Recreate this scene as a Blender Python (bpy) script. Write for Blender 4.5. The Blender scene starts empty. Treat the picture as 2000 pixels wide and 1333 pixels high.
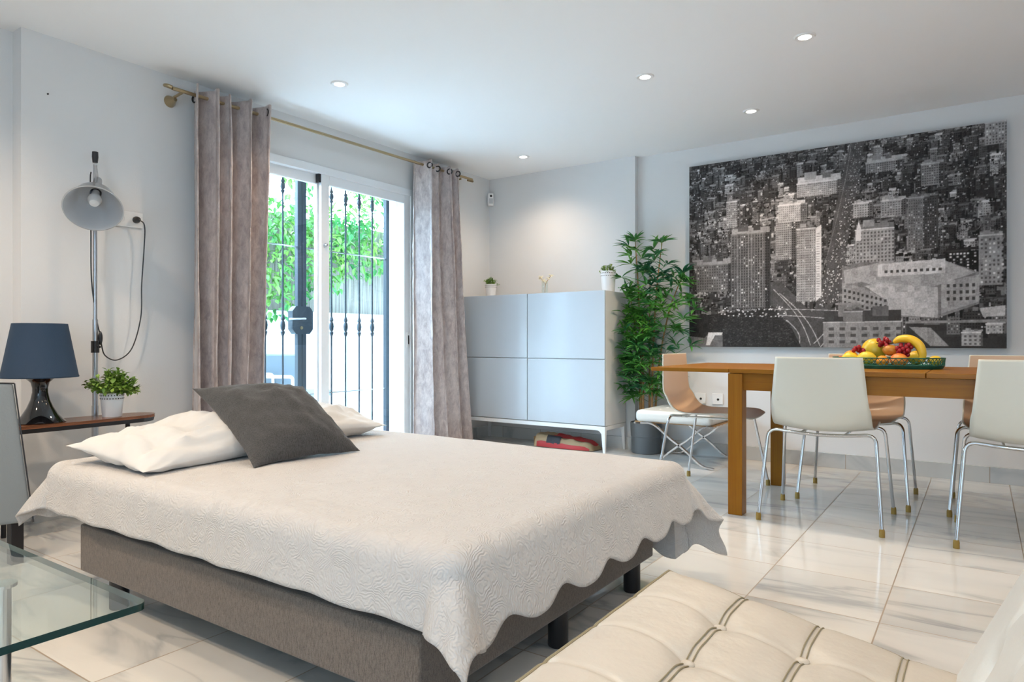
import bpy, bmesh, math, random
import numpy as np
from mathutils import Vector, Matrix, noise as mnoise
R = math.radians
PI = math.pi
SC = bpy.context.scene
COL = SC.collection

# ------------------------------------------------------------------ camera, world, exposure
cam_data = bpy.data.cameras.new('camera')
cam_data.sensor_width = 36.0
cam_data.lens = 36.0 * 1333 / 2000
cam_data.clip_start = 0.02
camera = bpy.data.objects.new('camera', cam_data)
camera.location = (3.81, -5.17, 0.89)
camera.rotation_euler = (R(90), 0, R(34.5))
COL.objects.link(camera)
SC.camera = camera

SC.view_settings.view_transform = 'Standard'
SC.view_settings.look = 'None'
SC.view_settings.gamma = 1
SC.view_settings.exposure = 0.2
SC.view_settings.use_curve_mapping = False

world = bpy.data.worlds.new('sky')
SC.world = world
world.use_nodes = True
wn = world.node_tree
bg = wn.nodes['Background']
bg.inputs['Color'].default_value = (0.52, 0.77, 1.0, 1)
# open sky, much brighter over the garden side of the house (-X) than behind it
_tc = wn.nodes.new('ShaderNodeTexCoord')
_dot = wn.nodes.new('ShaderNodeVectorMath'); _dot.operation = 'DOT_PRODUCT'
wn.links.new(_tc.outputs['Generated'], _dot.inputs[0])
_dot.inputs[1].default_value = (-0.83, 0.0, 0.55)
_mr = wn.nodes.new('ShaderNodeMapRange'); _mr.interpolation_type = 'SMOOTHSTEP'
wn.links.new(_dot.outputs['Value'], _mr.inputs['Value'])
_mr.inputs['From Min'].default_value = 0.1
_mr.inputs['From Max'].default_value = 0.95
_mr.inputs['To Min'].default_value = SKY_BASE = 5.0
_mr.inputs['To Max'].default_value = SKY_GARDEN = 38.0
wn.links.new(_mr.outputs['Result'], bg.inputs['Strength'])


def area_light(name, loc, rot, sx, sy, energy, color, portal=False):
    l = bpy.data.lights.new(name, 'AREA')
    l.shape = 'RECTANGLE'
    l.size, l.size_y = sx, sy
    l.energy, l.color = energy, color
    if portal:
        l.cycles.is_portal = True
    o = bpy.data.objects.new(name, l)
    o.location, o.rotation_euler = loc, rot
    COL.objects.link(o)
    return o


# portals only guide sampling of the sky through the two glazed openings
area_light('garden_door_portal', (-0.34, -1.93, 1.05), (0, R(90), PI), 2.1, 1.9, 1, (1, 1, 1), True)
area_light('fill_window_portal', (4.1, -7.9, 1.25), (R(-90), 0, PI), 1.6, 2.0, 1, (1, 1, 1), True)

SPOT_POWER = 48.0
SPOT_COLOR = (1.0, 0.78, 0.56)

# ------------------------------------------------------------------ helpers


def empty(name, loc=(0, 0, 0), rot=(0, 0, 0)):
    o = bpy.data.objects.new(name, None)
    o.empty_display_size = 0.1
    o.location, o.rotation_euler = loc, rot
    COL.objects.link(o)
    return o


def tag(o, label=None, cat=None, group=None, kind=None):
    if label: o['label'] = label
    if cat: o['category'] = cat
    if group: o['group'] = group
    if kind: o['kind'] = kind
    return o


def thing(name, label, cat, loc=(0, 0, 0), rz=0, group=None):
    return tag(empty(name, loc, (0, 0, rz)), label, cat, group)


def copy_tree(o, parent=None):
    c = o.copy()
    COL.objects.link(c)
    if parent: c.parent = parent
    for ch in [x for x in bpy.data.objects if x.parent is o]:
        copy_tree(ch, c)
    return c


class MB:
    def __init__(s):
        s.v, s.f = [], []

    def add(s, vs, fs):
        n = len(s.v)
        s.v += [tuple(p) for p in vs]
        s.f += [tuple(n + i for i in f) for f in fs]
        return s

    def box(s, x0, x1, y0, y1, z0, z1, M=None):
        p = [Vector((x, y, z)) for z in (z0, z1) for y in (y0, y1) for x in (x0, x1)]
        if M is not None: p = [M @ q for q in p]
        return s.add(p, [(0, 2, 3, 1), (4, 5, 7, 6), (0, 1, 5, 4), (2, 6, 7, 3), (0, 4, 6, 2), (1, 3, 7, 5)])

    def tube(s, pts, r, n=10, cap=True, closed=False):
        pts = [Vector(p) for p in pts]
        rs = r if isinstance(r, (list, tuple)) else [r] * len(pts)
        m = len(pts)
        vs, fs = [], []
        prev = None
        for i, p in enumerate(pts):
            if closed:
                t = (pts[(i + 1) % m] - pts[i - 1]).normalized()
            else:
                t = (pts[min(i + 1, m - 1)] - pts[max(i - 1, 0)]).normalized()
            if prev is None:
                a = Vector((0, 0, 1)) if abs(t.z) < 0.9 else Vector((1, 0, 0))
                u = t.cross(a).normalized()
            else:
                u = (prev - t * prev.dot(t)).normalized()
            prev = u
            w = t.cross(u)
            for k in range(n):
                an = 2 * PI * k / n
                vs.append(p + (u * math.cos(an) + w * math.sin(an)) * rs[i])
        for i in range(m if closed else m - 1):
            j = (i + 1) % m
            for k in range(n):
                k2 = (k + 1) % n
                fs.append((i * n + k, i * n + k2, j * n + k2, j * n + k))
        if cap and not closed:
            fs.append(tuple(range(n - 1, -1, -1)))
            fs.append(tuple((m - 1) * n + k for k in range(n)))
        return s.add(vs, fs)

    def lathe(s, prof, n=32, c=(0, 0, 0), M=None, sy=1.0):
        vs, fs = [], []
        for r, z in prof:
            for k in range(n):
                a = 2 * PI * k / n
                q = Vector((max(r, 1e-4) * math.cos(a), max(r, 1e-4) * math.sin(a) * sy, z))
                if M is not None: q = M @ q
                vs.append(q + Vector(c))
        for i in range(len(prof) - 1):
            for k in range(n):
                k2 = (k + 1) % n
                fs.append((i * n + k, i * n + k2, (i + 1) * n + k2, (i + 1) * n + k))
        return s.add(vs, fs)

    def sphere(s, c, r, n=16, m=10, sc=(1, 1, 1), M=None):
        prof = [(math.sin(PI * i / m), -math.cos(PI * i / m)) for i in range(m + 1)]
        vs, fs = [], []
        t = MB().lathe(prof, n)
        for p in t.v:
            q = Vector((p[0] * r * sc[0], p[1] * r * sc[1], p[2] * r * sc[2]))
            if M is not None: q = M @ q
            vs.append(q + Vector(c))
        return s.add(vs, t.f)

    def grid(s, fn, nu, nv, wrap=False):
        vs = [fn(i / nu, j / nv) for j in range(nv + 1) for i in range(nu + 1)]
        fs = [(j * (nu + 1) + i, j * (nu + 1) + i + 1, (j + 1) * (nu + 1) + i + 1, (j + 1) * (nu + 1) + i)
              for j in range(nv) for i in range(nu)]
        return s.add(vs, fs)

    def build(s, name, m, parent=None, bevel=0, seg=2, smooth=None, solid=0, soff=-1, sub=0, off=None):
        me = bpy.data.meshes.new(name)
        vs = s.v
        if off is not None: vs = [(p[0] - off[0], p[1] - off[1], p[2] - off[2]) for p in vs]
        me.from_pydata(vs, [], s.f)
        me.validate()
        me.update()
        me.materials.append(m)
        o = bpy.data.objects.new(name, me)
        COL.objects.link(o)
        if parent: o.parent = parent
        if smooth is None: smooth = True
        if smooth:
            bm = bmesh.new(); bm.from_mesh(me)
            bmesh.ops.recalc_face_normals(bm, faces=bm.faces) if s.__class__ is MB else None
            for f in bm.faces: f.smooth = True
            for e in bm.edges:
                if len(e.link_faces) == 2 and e.calc_face_angle(0) > R(38): e.smooth = False
            bm.to_mesh(me); bm.free()
        if solid:
            md = o.modifiers.new('t', 'SOLIDIFY'); md.thickness = solid; md.offset = soff
        if bevel:
            md = o.modifiers.new('b', 'BEVEL'); md.width = bevel; md.segments = seg; md.limit_method = 'ANGLE'; md.angle_limit = R(40)
            md.harden_normals = False
        if sub:
            md = o.modifiers.new('s', 'SUBSURF'); md.levels = sub; md.render_levels = sub
        return o


def smooth_path(pts, n=6):
    """Catmull-Rom through the points"""
    P = [Vector(p) for p in pts]
    P = [P[0] * 2 - P[1]] + P + [P[-1] * 2 - P[-2]]
    out = []
    for i in range(1, len(P) - 2):
        for k in range(n):
            t = k / n
            a, b, c, d = P[i - 1], P[i], P[i + 1], P[i + 2]
            out.append(0.5 * ((2 * b) + (c - a) * t + (2 * a - 5 * b + 4 * c - d) * t * t + (3 * b - a - 3 * c + d) * t ** 3))
    out.append(P[-2])
    return out


def fillet_path(pts, r=0.03, n=5):
    P = [Vector(p) for p in pts]
    out = [P[0]]
    for i in range(1, len(P) - 1):
        a = (P[i - 1] - P[i]); b = (P[i + 1] - P[i])
        ra = min(r, a.length * 0.45, b.length * 0.45)
        A = P[i] + a.normalized() * ra; B = P[i] + b.normalized() * ra
        for k in range(n + 1):
            t = k / n
            out.append(A * (1 - t) ** 2 + P[i] * 2 * t * (1 - t) + B * t * t)
    out.append(P[-1])
    return out


def fbm(x, y, z=0.0, o=3):
    v, a = 0, 1
    for k in range(o):
        v += a * mnoise.noise(Vector((x, y, z)) * (2 ** k)); a *= .5
    return v


# ------------------------------------------------------------------ materials

class NT:
    def __init__(s, name):
        s.m = bpy.data.materials.new(name)
        s.m.use_nodes = True
        s.t = s.m.node_tree
        s.b = s.t.nodes['Principled BSDF']
        s.out = s.t.nodes['Material Output']

    def n(s, typ, props=None, **ins):
        k = s.t.nodes.new(typ)
        for a, b in (props or {}).items(): setattr(k, a, b)
        for a, b in ins.items():
            key = int(a[1:]) if a[0] == 'i' and a[1:].isdigit() else a.replace('_', ' ')
            if isinstance(b, bpy.types.NodeSocket): s.t.links.new(b, k.inputs[key])
            else: k.inputs[key].default_value = b
        return k

    def link(s, a, b): s.t.links.new(a, b)

    def math(s, op, a, b=0.0, c=None):
        k = s.n('ShaderNodeMath', {'operation': op}, i0=a, i1=b)
        if c is not None:
            if isinstance(c, bpy.types.NodeSocket): s.link(c, k.inputs[2])
            else: k.inputs[2].default_value = c
        return k.outputs[0]

    def mix(s, fac, a, b):
        k = s.n('ShaderNodeMix', {'data_type': 'RGBA'})
        for idx, val in ((0, fac), (6, a), (7, b)):
            if isinstance(val, bpy.types.NodeSocket): s.link(val, k.inputs[idx])
            else: k.inputs[idx].default_value = val
        return k.outputs[2]

    def ramp(s, fac, stops):
        k = s.n('ShaderNodeValToRGB', None, i0=fac)
        e = k.color_ramp.elements
        while len(e) < len(stops): e.new(0.5)
        for q, (p, c) in zip(e, stops):
            q.position = p; q.color = c if len(c) == 4 else (*c, 1)
        return k.outputs[0]

    def bump(s, h, strength=.3, dist=.01):
        k = s.n('ShaderNodeBump', None, Strength=strength, Distance=dist, Height=h)
        s.link(k.outputs[0], s.b.inputs['Normal'])


def c4(c): return (*c, 1)


def mat(name, col, rough=.5, metal=0, bump=None, spec=None, coat=0, sheen=0, var=None, trans=0, emit=0, sss=0):
    N = NT(name)
    b = N.b.inputs
    b['Base Color'].default_value = c4(col)
    b['Roughness'].default_value = rough
    b['Metallic'].default_value = metal
    if spec is not None: b['Specular IOR Level'].default_value = spec
    b['Coat Weight'].default_value = coat
    b['Coat Roughness'].default_value = .08
    if sheen:
        b['Sheen Weight'].default_value = sheen
        b['Sheen Roughness'].default_value = .4
    if trans: b['Transmission Weight'].default_value = trans
    if emit:
        b['Emission Color'].default_value = c4(col); b['Emission Strength'].default_value = emit
    if bump or var:
        tc = N.n('ShaderNodeTexCoord').outputs['Object']
    if bump:
        sc, st = bump
        nz = N.n('ShaderNodeTexNoise', None, Vector=tc, Scale=sc, Detail=4.0)
        N.bump(nz.outputs[0], st, .004)
    if var:
        sc, c2 = var
        nz = N.n('ShaderNodeTexNoise', None, Vector=tc, Scale=sc, Detail=4.0)
        f = N.ramp(nz.outputs[0], [(.38, (0, 0, 0)), (.62, (1, 1, 1))])
        N.link(N.mix(f, c4(col), c4(c2)), N.b.inputs['Base Color'])
    return N.m


M = {}
M['wall'] = mat('wall_paint', (.72, .72, .72), .85, bump=(180, .12))
M['ceiling'] = mat('ceiling_paint', (.86, .87, .88), .9)
M['outwall'] = mat('white_render', (.85, .85, .84), .9, bump=(60, .3))
M['whitemetal'] = mat('white_lacquered_aluminium', (.78, .80, .82), .35)
M['iron'] = mat('black_iron', (.016, .026, .036), .55, bump=(90, .2))  # black iron; the blue lift in its colour stands for sky glare
M['chrome'] = mat('chrome', (.62, .63, .65), .12, 1)
M['steel'] = mat('brushed_steel', (.50, .51, .53), .3, 1)
M['brass'] = mat('antique_brass', (.42, .33, .20), .3, 1)
M['darkmetal'] = mat('dark_metal', (.03, .028, .03), .45, .5)
M['plastic_black'] = mat('black_plastic', (.012, .012, .014), .35)
M['plastic_white'] = mat('white_plastic', (.80, .80, .80), .3)
M['gloss_white'] = mat('white_high_gloss', (.50, .54, .58), .13, spec=.35)
M['cab_side'] = mat('white_cabinet_side', (.74, .73, .72), .22)
M['white_leg'] = mat('white_painted_metal', (.76, .77, .77), .4)
M['shell_white'] = mat('white_shell_plastic', (.66, .65, .57), .28)
M['shell_tan'] = mat('sand_shell_lining', (.76, .54, .36), .35)
M['foot_cap'] = mat('amber_rubber', (.30, .19, .035), .5)
M['pot_grey'] = mat('grey_pot_plastic', (.13, .15, .165), .55)
M['soil'] = mat('soil', (.03, .02, .012), .95, bump=(80, .8))
M['bamboo'] = mat('bamboo_cane', (.42, .22, .07), .5, var=(30, (.28, .14, .04)))
M['leaf'] = mat('bamboo_leaf', (.025, .15, .075), .36, var=(5, (.12, .36, .05)))
M['leaf_small'] = mat('boxwood_leaf', (.10, .21, .03), .45, var=(28, (.25, .40, .06)))
M['leaf_out'] = mat('garden_leaf', (.05, .26, .07), .5, var=(3, (.28, .50, .10)))
M['sheet'] = mat('white_cotton', (.63, .62, .605), .8, bump=(25, .25), sheen=.2)
M['navy'] = mat('navy_lamp_shade_fabric', (.012, .036, .075), .75, bump=(400, .3))
M['black_gloss'] = mat('black_gloss_ceramic', (.006, .006, .008), .06, coat=.5)
M['walnut'] = None
M['grey_leather'] = mat('grey_leather', (.25, .275, .285), .42, bump=(120, .25))
M['cream_leather'] = mat('cream_leather', (.60, .545, .47), .38, bump=(90, .18), var=(2.5, (.54, .49, .42)))
M['white_leather'] = mat('white_leather', (.72, .72, .69), .38, bump=(90, .18))  # stool leather; on the lounge back its whiteness stands for cooler light
M['seam'] = mat('seam_thread', (.28, .24, .15), .7)
M['strap'] = mat('tan_leather_strap', (.36, .20, .08), .5)
M['green_tin'] = mat('green_painted_tin', (.02, .16, .11), .35, .3, var=(20, (.01, .10, .08)))
M['kraft'] = mat('kraft_paper', (.42, .30, .17), .8, bump=(25, .5))
M['red_paper'] = mat('red_paper', (.45, .03, .03), .6)
M['black_print'] = mat('black_print', (.02, .02, .025), .6)
M['outseat'] = mat('grey_outdoor_textile', (.17, .20, .23), .7)
M['terrace'] = mat('terrace_stone', (.74, .73, .70), .8, bump=(20, .2))
M['alu_in'] = mat('white_reflector', (.48, .49, .51), .5)
M['bulb'] = mat('frosted_bulb', (.75, .75, .75), .25)
M['flower'] = mat('cream_petal', (.80, .74, .55), .5)
M['glow'] = mat('downlight_glow', (1, .95, .86), .5, emit=14)
M['canvas_edge'] = mat('canvas_edge_dark', (.05, .05, .055), .8)


def glass_mat(name, tint, ior=1.5):
    N = NT(name)
    N.t.nodes.remove(N.b)
    geo = N.n('ShaderNodeNewGeometry')
    # the same Schlick-like reflectance on both faces of the sheet
    fr = N.n('ShaderNodeFresnel', None, IOR=N.math('MULTIPLY_ADD', geo.outputs['Backfacing'], 1 / ior - ior, ior))
    tr = N.n('ShaderNodeBsdfTransparent', None, Color=c4(tint))
    gl = N.n('ShaderNodeBsdfGlossy', None, Color=(1, 1, 1, 1), Roughness=0.01)
    mx = N.n('ShaderNodeMixShader', None, i0=fr.outputs[0], i1=tr.outputs[0], i2=gl.outputs[0])
    N.link(mx.outputs[0], N.out.inputs['Surface'])
    return N.m


M['pane'] = glass_mat('window_glass', (.97, .99, 1.0), 1.35)
M['tableglass'] = glass_mat('table_glass', (.90, .96, .94), 1.5)
M['glassedge'] = mat('glass_edge_green', (.008, .035, .032), .1)
M['vaseglass'] = glass_mat('vase_glass', (.95, .97, .96), 1.4)


def wood(name, c1, c2, axis='X', scale=1.0, rough=.35):
    N = NT(name)
    tc = N.n('ShaderNodeTexCoord').outputs['Object']
    sc = {'X': (1.2, 16, 16), 'Y': (16, 1.2, 16), 'Z': (16, 16, 1.2)}[axis]
    mp = N.n('ShaderNodeMapping', None, Vector=tc, Scale=[q * scale for q in sc]).outputs[0]
    n1 = N.n('ShaderNodeTexNoise', None, Vector=mp, Scale=1.6, Detail=6.0, Roughness=.6, Distortion=.6)
    mp2 = N.n('ShaderNodeMapping', None, Vector=mp, Scale=(1, 5, 5) if axis == 'X' else ((5, 1, 5) if axis == 'Y' else (5, 5, 1))).outputs[0]
    n2 = N.n('ShaderNodeTexNoise', None, Vector=mp2, Scale=2.5, Detail=3.0)
    f = N.math('MULTIPLY', N.math('ADD', n1.outputs[0], n2.outputs[0]), .5)
    f = N.ramp(f, [(.35, (0, 0, 0)), (.65, (1, 1, 1))])
    N.link(N.mix(f, c4(c1), c4(c2)), N.b.inputs['Base Color'])
    N.b.inputs['Roughness'].default_value = rough
    N.b.inputs['Specular IOR Level'].default_value = .3
    N.bump(n2.outputs[0], .15, .002)
    return N.m


M['oak'] = wood('oiled_oak', (.32, .135, .008), (.235, .085, .004), 'X')
M['oak_leg'] = wood('oiled_oak_upright', (.32, .135, .008), (.235, .085, .004), 'Z')
M['walnut'] = wood('walnut_veneer', (.27, .10, .045), (.15, .055, .025), 'Y', rough=.25)


def fabric(name, c1, c2, scale, bumpst=.5, rough=.9, sheen=.2):
    """woven two-tone cloth"""
    N = NT(name)
    tc = N.n('ShaderNodeTexCoord').outputs['Object']
    n1 = N.n('ShaderNodeTexNoise', None, Vector=tc, Scale=scale, Detail=3.0, Roughness=.7)
    w = N.n('ShaderNodeTexNoise', None, Vector=N.n('ShaderNodeMapping', None, Vector=tc, Scale=(1, 1, .15)).outputs[0], Scale=scale * 1.5)
    f = N.math('MULTIPLY', N.math('ADD', n1.outputs[0], w.outputs[0]), .5)
    f = N.ramp(f, [(.40, (0, 0, 0)), (.60, (1, 1, 1))])
    N.link(N.mix(f, c4(c1), c4(c2)), N.b.inputs['Base Color'])
    N.b.inputs['Roughness'].default_value = rough
    N.b.inputs['Sheen Weight'].default_value = sheen
    N.bump(f, bumpst, .001)
    return N.m


M['bedbase'] = fabric('brown_grey_upholstery', (.095, .077, .063), (.19, .155, .13), 330)
M['mattress'] = fabric('grey_brown_mattress_cover', (.22, .18, .155), (.29, .245, .21), 330)
M['cushion'] = fabric('charcoal_cushion_fabric', (.030, .030, .030), (.065, .063, .062), 220, .6)


def velvet():
    N = NT('crushed_velvet')
    tc = N.n('ShaderNodeTexCoord').outputs['Object']
    mp = N.n('ShaderNodeMapping', None, Vector=tc, Scale=(1, 1, .45)).outputs[0]
    n1 = N.n('ShaderNodeTexNoise', None, Vector=mp, Scale=26.0, Detail=8.0, Roughness=.75, Distortion=.35)
    n2 = N.n('ShaderNodeTexNoise', None, Vector=mp, Scale=3.0, Detail=4.0)
    f = N.ramp(n1.outputs[0], [(.36, (0, 0, 0)), (.66, (1, 1, 1))])
    a = N.mix(f, (.30, .235, .22, 1), (.66, .57, .53, 1))
    b = N.mix(N.math('MULTIPLY', n2.outputs[0], .6), a, (.46, .42, .43, 1))
    N.link(b, N.b.inputs['Base Color'])
    N.b.inputs['Roughness'].default_value = .6
    N.b.inputs['Sheen Weight'].default_value = .6
    N.b.inputs['Sheen Roughness'].default_value = .35
    N.bump(n1.outputs[0], .35, .006)
    return N.m


M['velvet'] = velvet()


def quilt():
    """stitched coverlet: curling rows of raised stitches"""
    N = NT('quilted_coverlet')
    tc = N.n('ShaderNodeTexCoord').outputs['UV']
    dn = N.n('ShaderNodeTexNoise', None, Vector=tc, Scale=14.0, Detail=3.0)
    ds = N.n('ShaderNodeVectorMath', {'operation': 'SCALE'}, i0=dn.outputs['Color']); ds.inputs['Scale'].default_value = .09
    tw = N.n('ShaderNodeVectorMath', {'operation': 'ADD'}, i0=tc, i1=ds.outputs[0]).outputs[0]
    v = N.n('ShaderNodeTexVoronoi', {'feature': 'F1'}, Vector=tw, Scale=9.0)
    wv = N.n('ShaderNodeTexNoise', None, Vector=tc, Scale=6.0, Detail=2.0)
    d = N.math('SINE', N.math('MULTIPLY_ADD', v.outputs['Distance'], 95.0, N.math('MULTIPLY', wv.outputs[0], 30.0)))
    nz = N.n('ShaderNodeTexNoise', None, Vector=tc, Scale=26.0, Detail=4.0, Roughness=.6)
    fine = N.n('ShaderNodeTexNoise', None, Vector=tc, Scale=90.0, Detail=2.0)
    h = N.math('ADD', N.math('MULTIPLY', d, .17), N.math('MULTIPLY', nz.outputs[0], 1.6))
    h = N.math('ADD', h, N.math('MULTIPLY', fine.outputs[0], .5))
    N.b.inputs['Base Color'].default_value = (.54, .52, .505, 1)
    N.b.inputs['Roughness'].default_value = .9
    N.b.inputs['Sheen Weight'].default_value = .15
    N.bump(h, .75, .004)
    return N.m


M['quilt'] = quilt()


def marble(name, sx, sy, ox, oy, ground=(.72, .70, .66), wall=False, rough=.09):
    N = NT(name)
    tc = N.n('ShaderNodeTexCoord').outputs['Object']
    sep = N.n('ShaderNodeSeparateXYZ', None, Vector=tc)
    X = N.math('DIVIDE', N.math('SUBTRACT', sep.outputs[0], ox), sx)
    Y = N.math('DIVIDE', N.math('SUBTRACT', sep.outputs[1], oy), sy)
    ix, iy = N.math('FLOOR', X), N.math('FLOOR', Y)
    fx, fy = N.math('FRACT', X), N.math('FRACT', Y)
    cid = N.n('ShaderNodeCombineXYZ', None, X=ix, Y=iy)
    wnz = N.n('ShaderNodeTexWhiteNoise', {'noise_dimensions': '2D'}, Vector=cid.outputs[0])
    offs = N.n('ShaderNodeVectorMath', {'operation': 'SCALE'}, i0=wnz.outputs['Color'])
    offs.inputs['Scale'].default_value = 30
    pos = N.n('ShaderNodeVectorMath', {'operation': 'ADD'}, i0=tc, i1=offs.outputs[0]).outputs[0]
    mp = N.n('ShaderNodeMapping', None, Vector=pos, Scale=(.8, 3.0, .8), Rotation=(0, 0, R(8))).outputs[0]
    n1 = N.n('ShaderNodeTexNoise', None, Vector=mp, Scale=1.3, Detail=5.0, Roughness=.5, Distortion=.7)
    n2 = N.n('ShaderNodeTexNoise', None, Vector=mp, Scale=.9, Detail=3.0, Distortion=.4)
    vein = N.ramp(N.math('ABSOLUTE', N.math('SUBTRACT', n1.outputs[0], .5)), [(0, (1, 1, 1)), (.035, (.15, .15, .15)), (.10, (0, 0, 0))])
    cloud = N.ramp(n2.outputs[0], [(.42, (0, 0, 0)), (.66, (1, 1, 1))])
    f = N.math('MULTIPLY', vein, N.math('MULTIPLY_ADD', cloud, .6, .09))
    tone = N.math('MULTIPLY_ADD', wnz.outputs['Value'], .16, .88)
    base = N.mix(cloud, c4(ground), (ground[0] * .84, ground[1] * .86, ground[2] * .88, 1))
    base = N.mix(f, base, (.27, .29, .31, 1))
    tn = N.n('ShaderNodeVectorMath', {'operation': 'SCALE'}, i0=base)
    N.link(tone, tn.inputs['Scale'])
    gw = .0022
    gx = N.math('LESS_THAN', N.math('MINIMUM', fx, N.math('SUBTRACT', 1.0, fx)), gw / sx)
    if wall: g = gx
    else:
        gy = N.math('LESS_THAN', N.math('MINIMUM', fy, N.math('SUBTRACT', 1.0, fy)), gw / sy)
        g = N.math('MAXIMUM', gx, gy)
    N.link(N.mix(g, tn.outputs[0], (.33, .27, .21, 1)), N.b.inputs['Base Color'])
    N.b.inputs['Roughness'].default_value = rough
    N.b.inputs['Specular IOR Level'].default_value = .5
    rr = N.math('MULTIPLY_ADD', g, .5, rough)
    N.link(rr, N.b.inputs['Roughness'])
    return N.m


M['marble'] = marble('polished_marble_tiles', .41, .397, 3.545, -1.945)
M['skirting'] = marble('marble_skirting', .41, .397, 3.445, -1.945, (.60, .60, .58), True, .2)


def reed():
    N = NT('reed_screen')
    tc = N.n('ShaderNodeTexCoord').outputs['Object']
    mp = N.n('ShaderNodeMapping', None, Vector=tc, Scale=(1, 90, 2)).outputs[0]
    n1 = N.n('ShaderNodeTexNoise', None, Vector=mp, Scale=1.0, Detail=4.0)
    N.link(N.mix(N.ramp(n1.outputs[0], [(.35, (0, 0, 0)), (.65, (1, 1, 1))]), (.16, .14, .12, 1), (.34, .31, .27, 1)), N.b.inputs['Base Color'])
    N.b.inputs['Roughness'].default_value = .9
    N.bump(n1.outputs[0], .6, .01)
    return N.m


M['reed'] = reed()

# ------------------------------------------------------------------ room shell
H = 2.405
XR, YB = 5.7, -7.7            # far right wall, wall behind the camera


def struct(name, mb, m, parent=None, **kw):
    o = mb.build(name, m, parent, smooth=False, **kw)
    if parent is None: o['kind'] = 'structure'
    return o


struct('floor', MB().box(-.12, XR + .1, YB - .1, .3, -.1, 0), M['marble'])
struct('ceiling', MB().box(-.42, XR + .3, YB - .3, .4, H, H + .15), M['ceiling'])
D0, D1, DT = -2.86, -1.03, 2.115       # garden door opening
w = MB()
w.box(-.34, 0, -3.8, D0, 0, H); w.box(-.34, 0, D1, .3, 0, H); w.box(-.34, 0, D0, D1, DT, H)
w.box(-.44, -.1, YB - .2, -3.8, 0, H)
struct('wall_left', w, M['wall'])
w = MB()
w.box(-.1, 1.478, 0, .3, 0, H); w.box(1.478, XR + .2, .06, .3, 0, H)
struct('wall_back', w, M['wall'])
struct('wall_right', MB().box(XR, XR + .2, YB - .2, .3, 0, H), M['wall'])
W0, W1 = 3.3, 4.9
w = MB()
w.box(-.44, W0, YB - .2, YB, 0, H); w.box(W1, XR + .2, YB - .2, YB, 0, H)
w.box(W0, W1, YB - .2, YB, 0, .25); w.box(W0, W1, YB - .2, YB, 2.25, H)
struct('wall_front', w, M['wall'])
# marble skirting
struct('baseboard_back', MB().box(1.478, XR, .045, .06, 0, .1).box(.0, 1.49, -.015, 0, 0, .1), M['skirting'])
struct('baseboard_left', MB().box(0, .015, -1.0, 0, 0, .1).box(0, .015, -3.8, D0 - .03, 0, .1), M['skirting'])

# garden door: white aluminium sliding door
def frame_rect(mb, x0, x1, y0, y1, z0, z1, t, tb=None):
    tb = tb or t
    mb.box(x0, x1, y0, y0 + t, z0, z1); mb.box(x0, x1, y1 - t, y1, z0, z1)
    mb.box(x0, x1, y0 + t, y1 - t, z1 - t, z1); mb.box(x0, x1, y0 + t, y1 - t, z0, z0 + tb)
    return mb


door = frame_rect(MB(), -.07, .012, D0, D1, 0.0, DT, .055, .03).build('door_1', M['whitemetal'], bevel=.003, smooth=False)
door['kind'] = 'structure'
s1 = frame_rect(MB(), -.03, .0, -1.985, D1 - .05, .03, DT - .05, .072, .09).build('sash', M['whitemetal'], door, bevel=.004, smooth=False)
s2 = frame_rect(MB(), -.064, -.034, D0 + .05, -1.925, .03, DT - .05, .072, .09).build('sash', M['whitemetal'], door, bevel=.004, smooth=False)
MB().box(-.018, -.012, -1.915, -1.15, .118, 1.995).build('glass_pane', M['pane'], s1, smooth=False)
MB().box(-.052, -.046, D0 + .12, -1.995, .118, 1.995).build('glass_pane', M['pane'], s2, smooth=False)
MB().box(0, .004, -1.122, -1.092, .84, .96).box(.003, .0055, -1.112, -1.102, .86, .94).build('handle', M['plastic_white'], s1)
tag(MB().box(.004, .006, -1.112, -1.102, .865, .935).build('latch_slot', M['darkmetal'], s1), 'dark slot of the latch')
MB().lathe([(0, 0), (.014, 0), (.014, .012), (.008, .016), (.008, .03), (0, .03)], 16, c=(0, -1.958, 1.565), M=Matrix.Rotation(R(90), 3, 'Y')).build('door_lock', M['steel'], s1)
MB().box(-.03, .002, -2.01, -1.99, 2.0, 2.06).build('door_stop', M['darkmetal'], s1)

# unseen window added behind the camera to give the near half fill daylight
win = frame_rect(MB(), W0, W1, 0, 1, .25, 2.25, .06)
win = MB()
for (a, b) in ((W0, W0 + .06), (4.07, 4.13), (W1 - .06, W1)): win.box(a, b, YB - .12, YB - .06, .25, 2.25)
win.box(W0, W1, YB - .12, YB - .06, .25, .31).box(W0, W1, YB - .12, YB - .06, 2.19, 2.25)
struct('fill_window_1', win, M['whitemetal'])

# ------------------------------------------------------------------ outside
struct('terrace_ground', MB().box(-9, -.3, -9, 8, -.2, -.02), M['terrace'])
gw = MB().box(-2.45, -2.25, -6, 5, -.02, 1.21)
tag(gw.build('garden_wall', M['outwall'], smooth=False), kind='structure')
tag(MB().box(-2.40, -2.36, -6, 5, 1.21, 2.25).build('reed_screen', M['reed'], smooth=False),
    'weathered reed screen fixed along the top of the white garden wall', 'fence')

rnd = random.Random(4)


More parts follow.
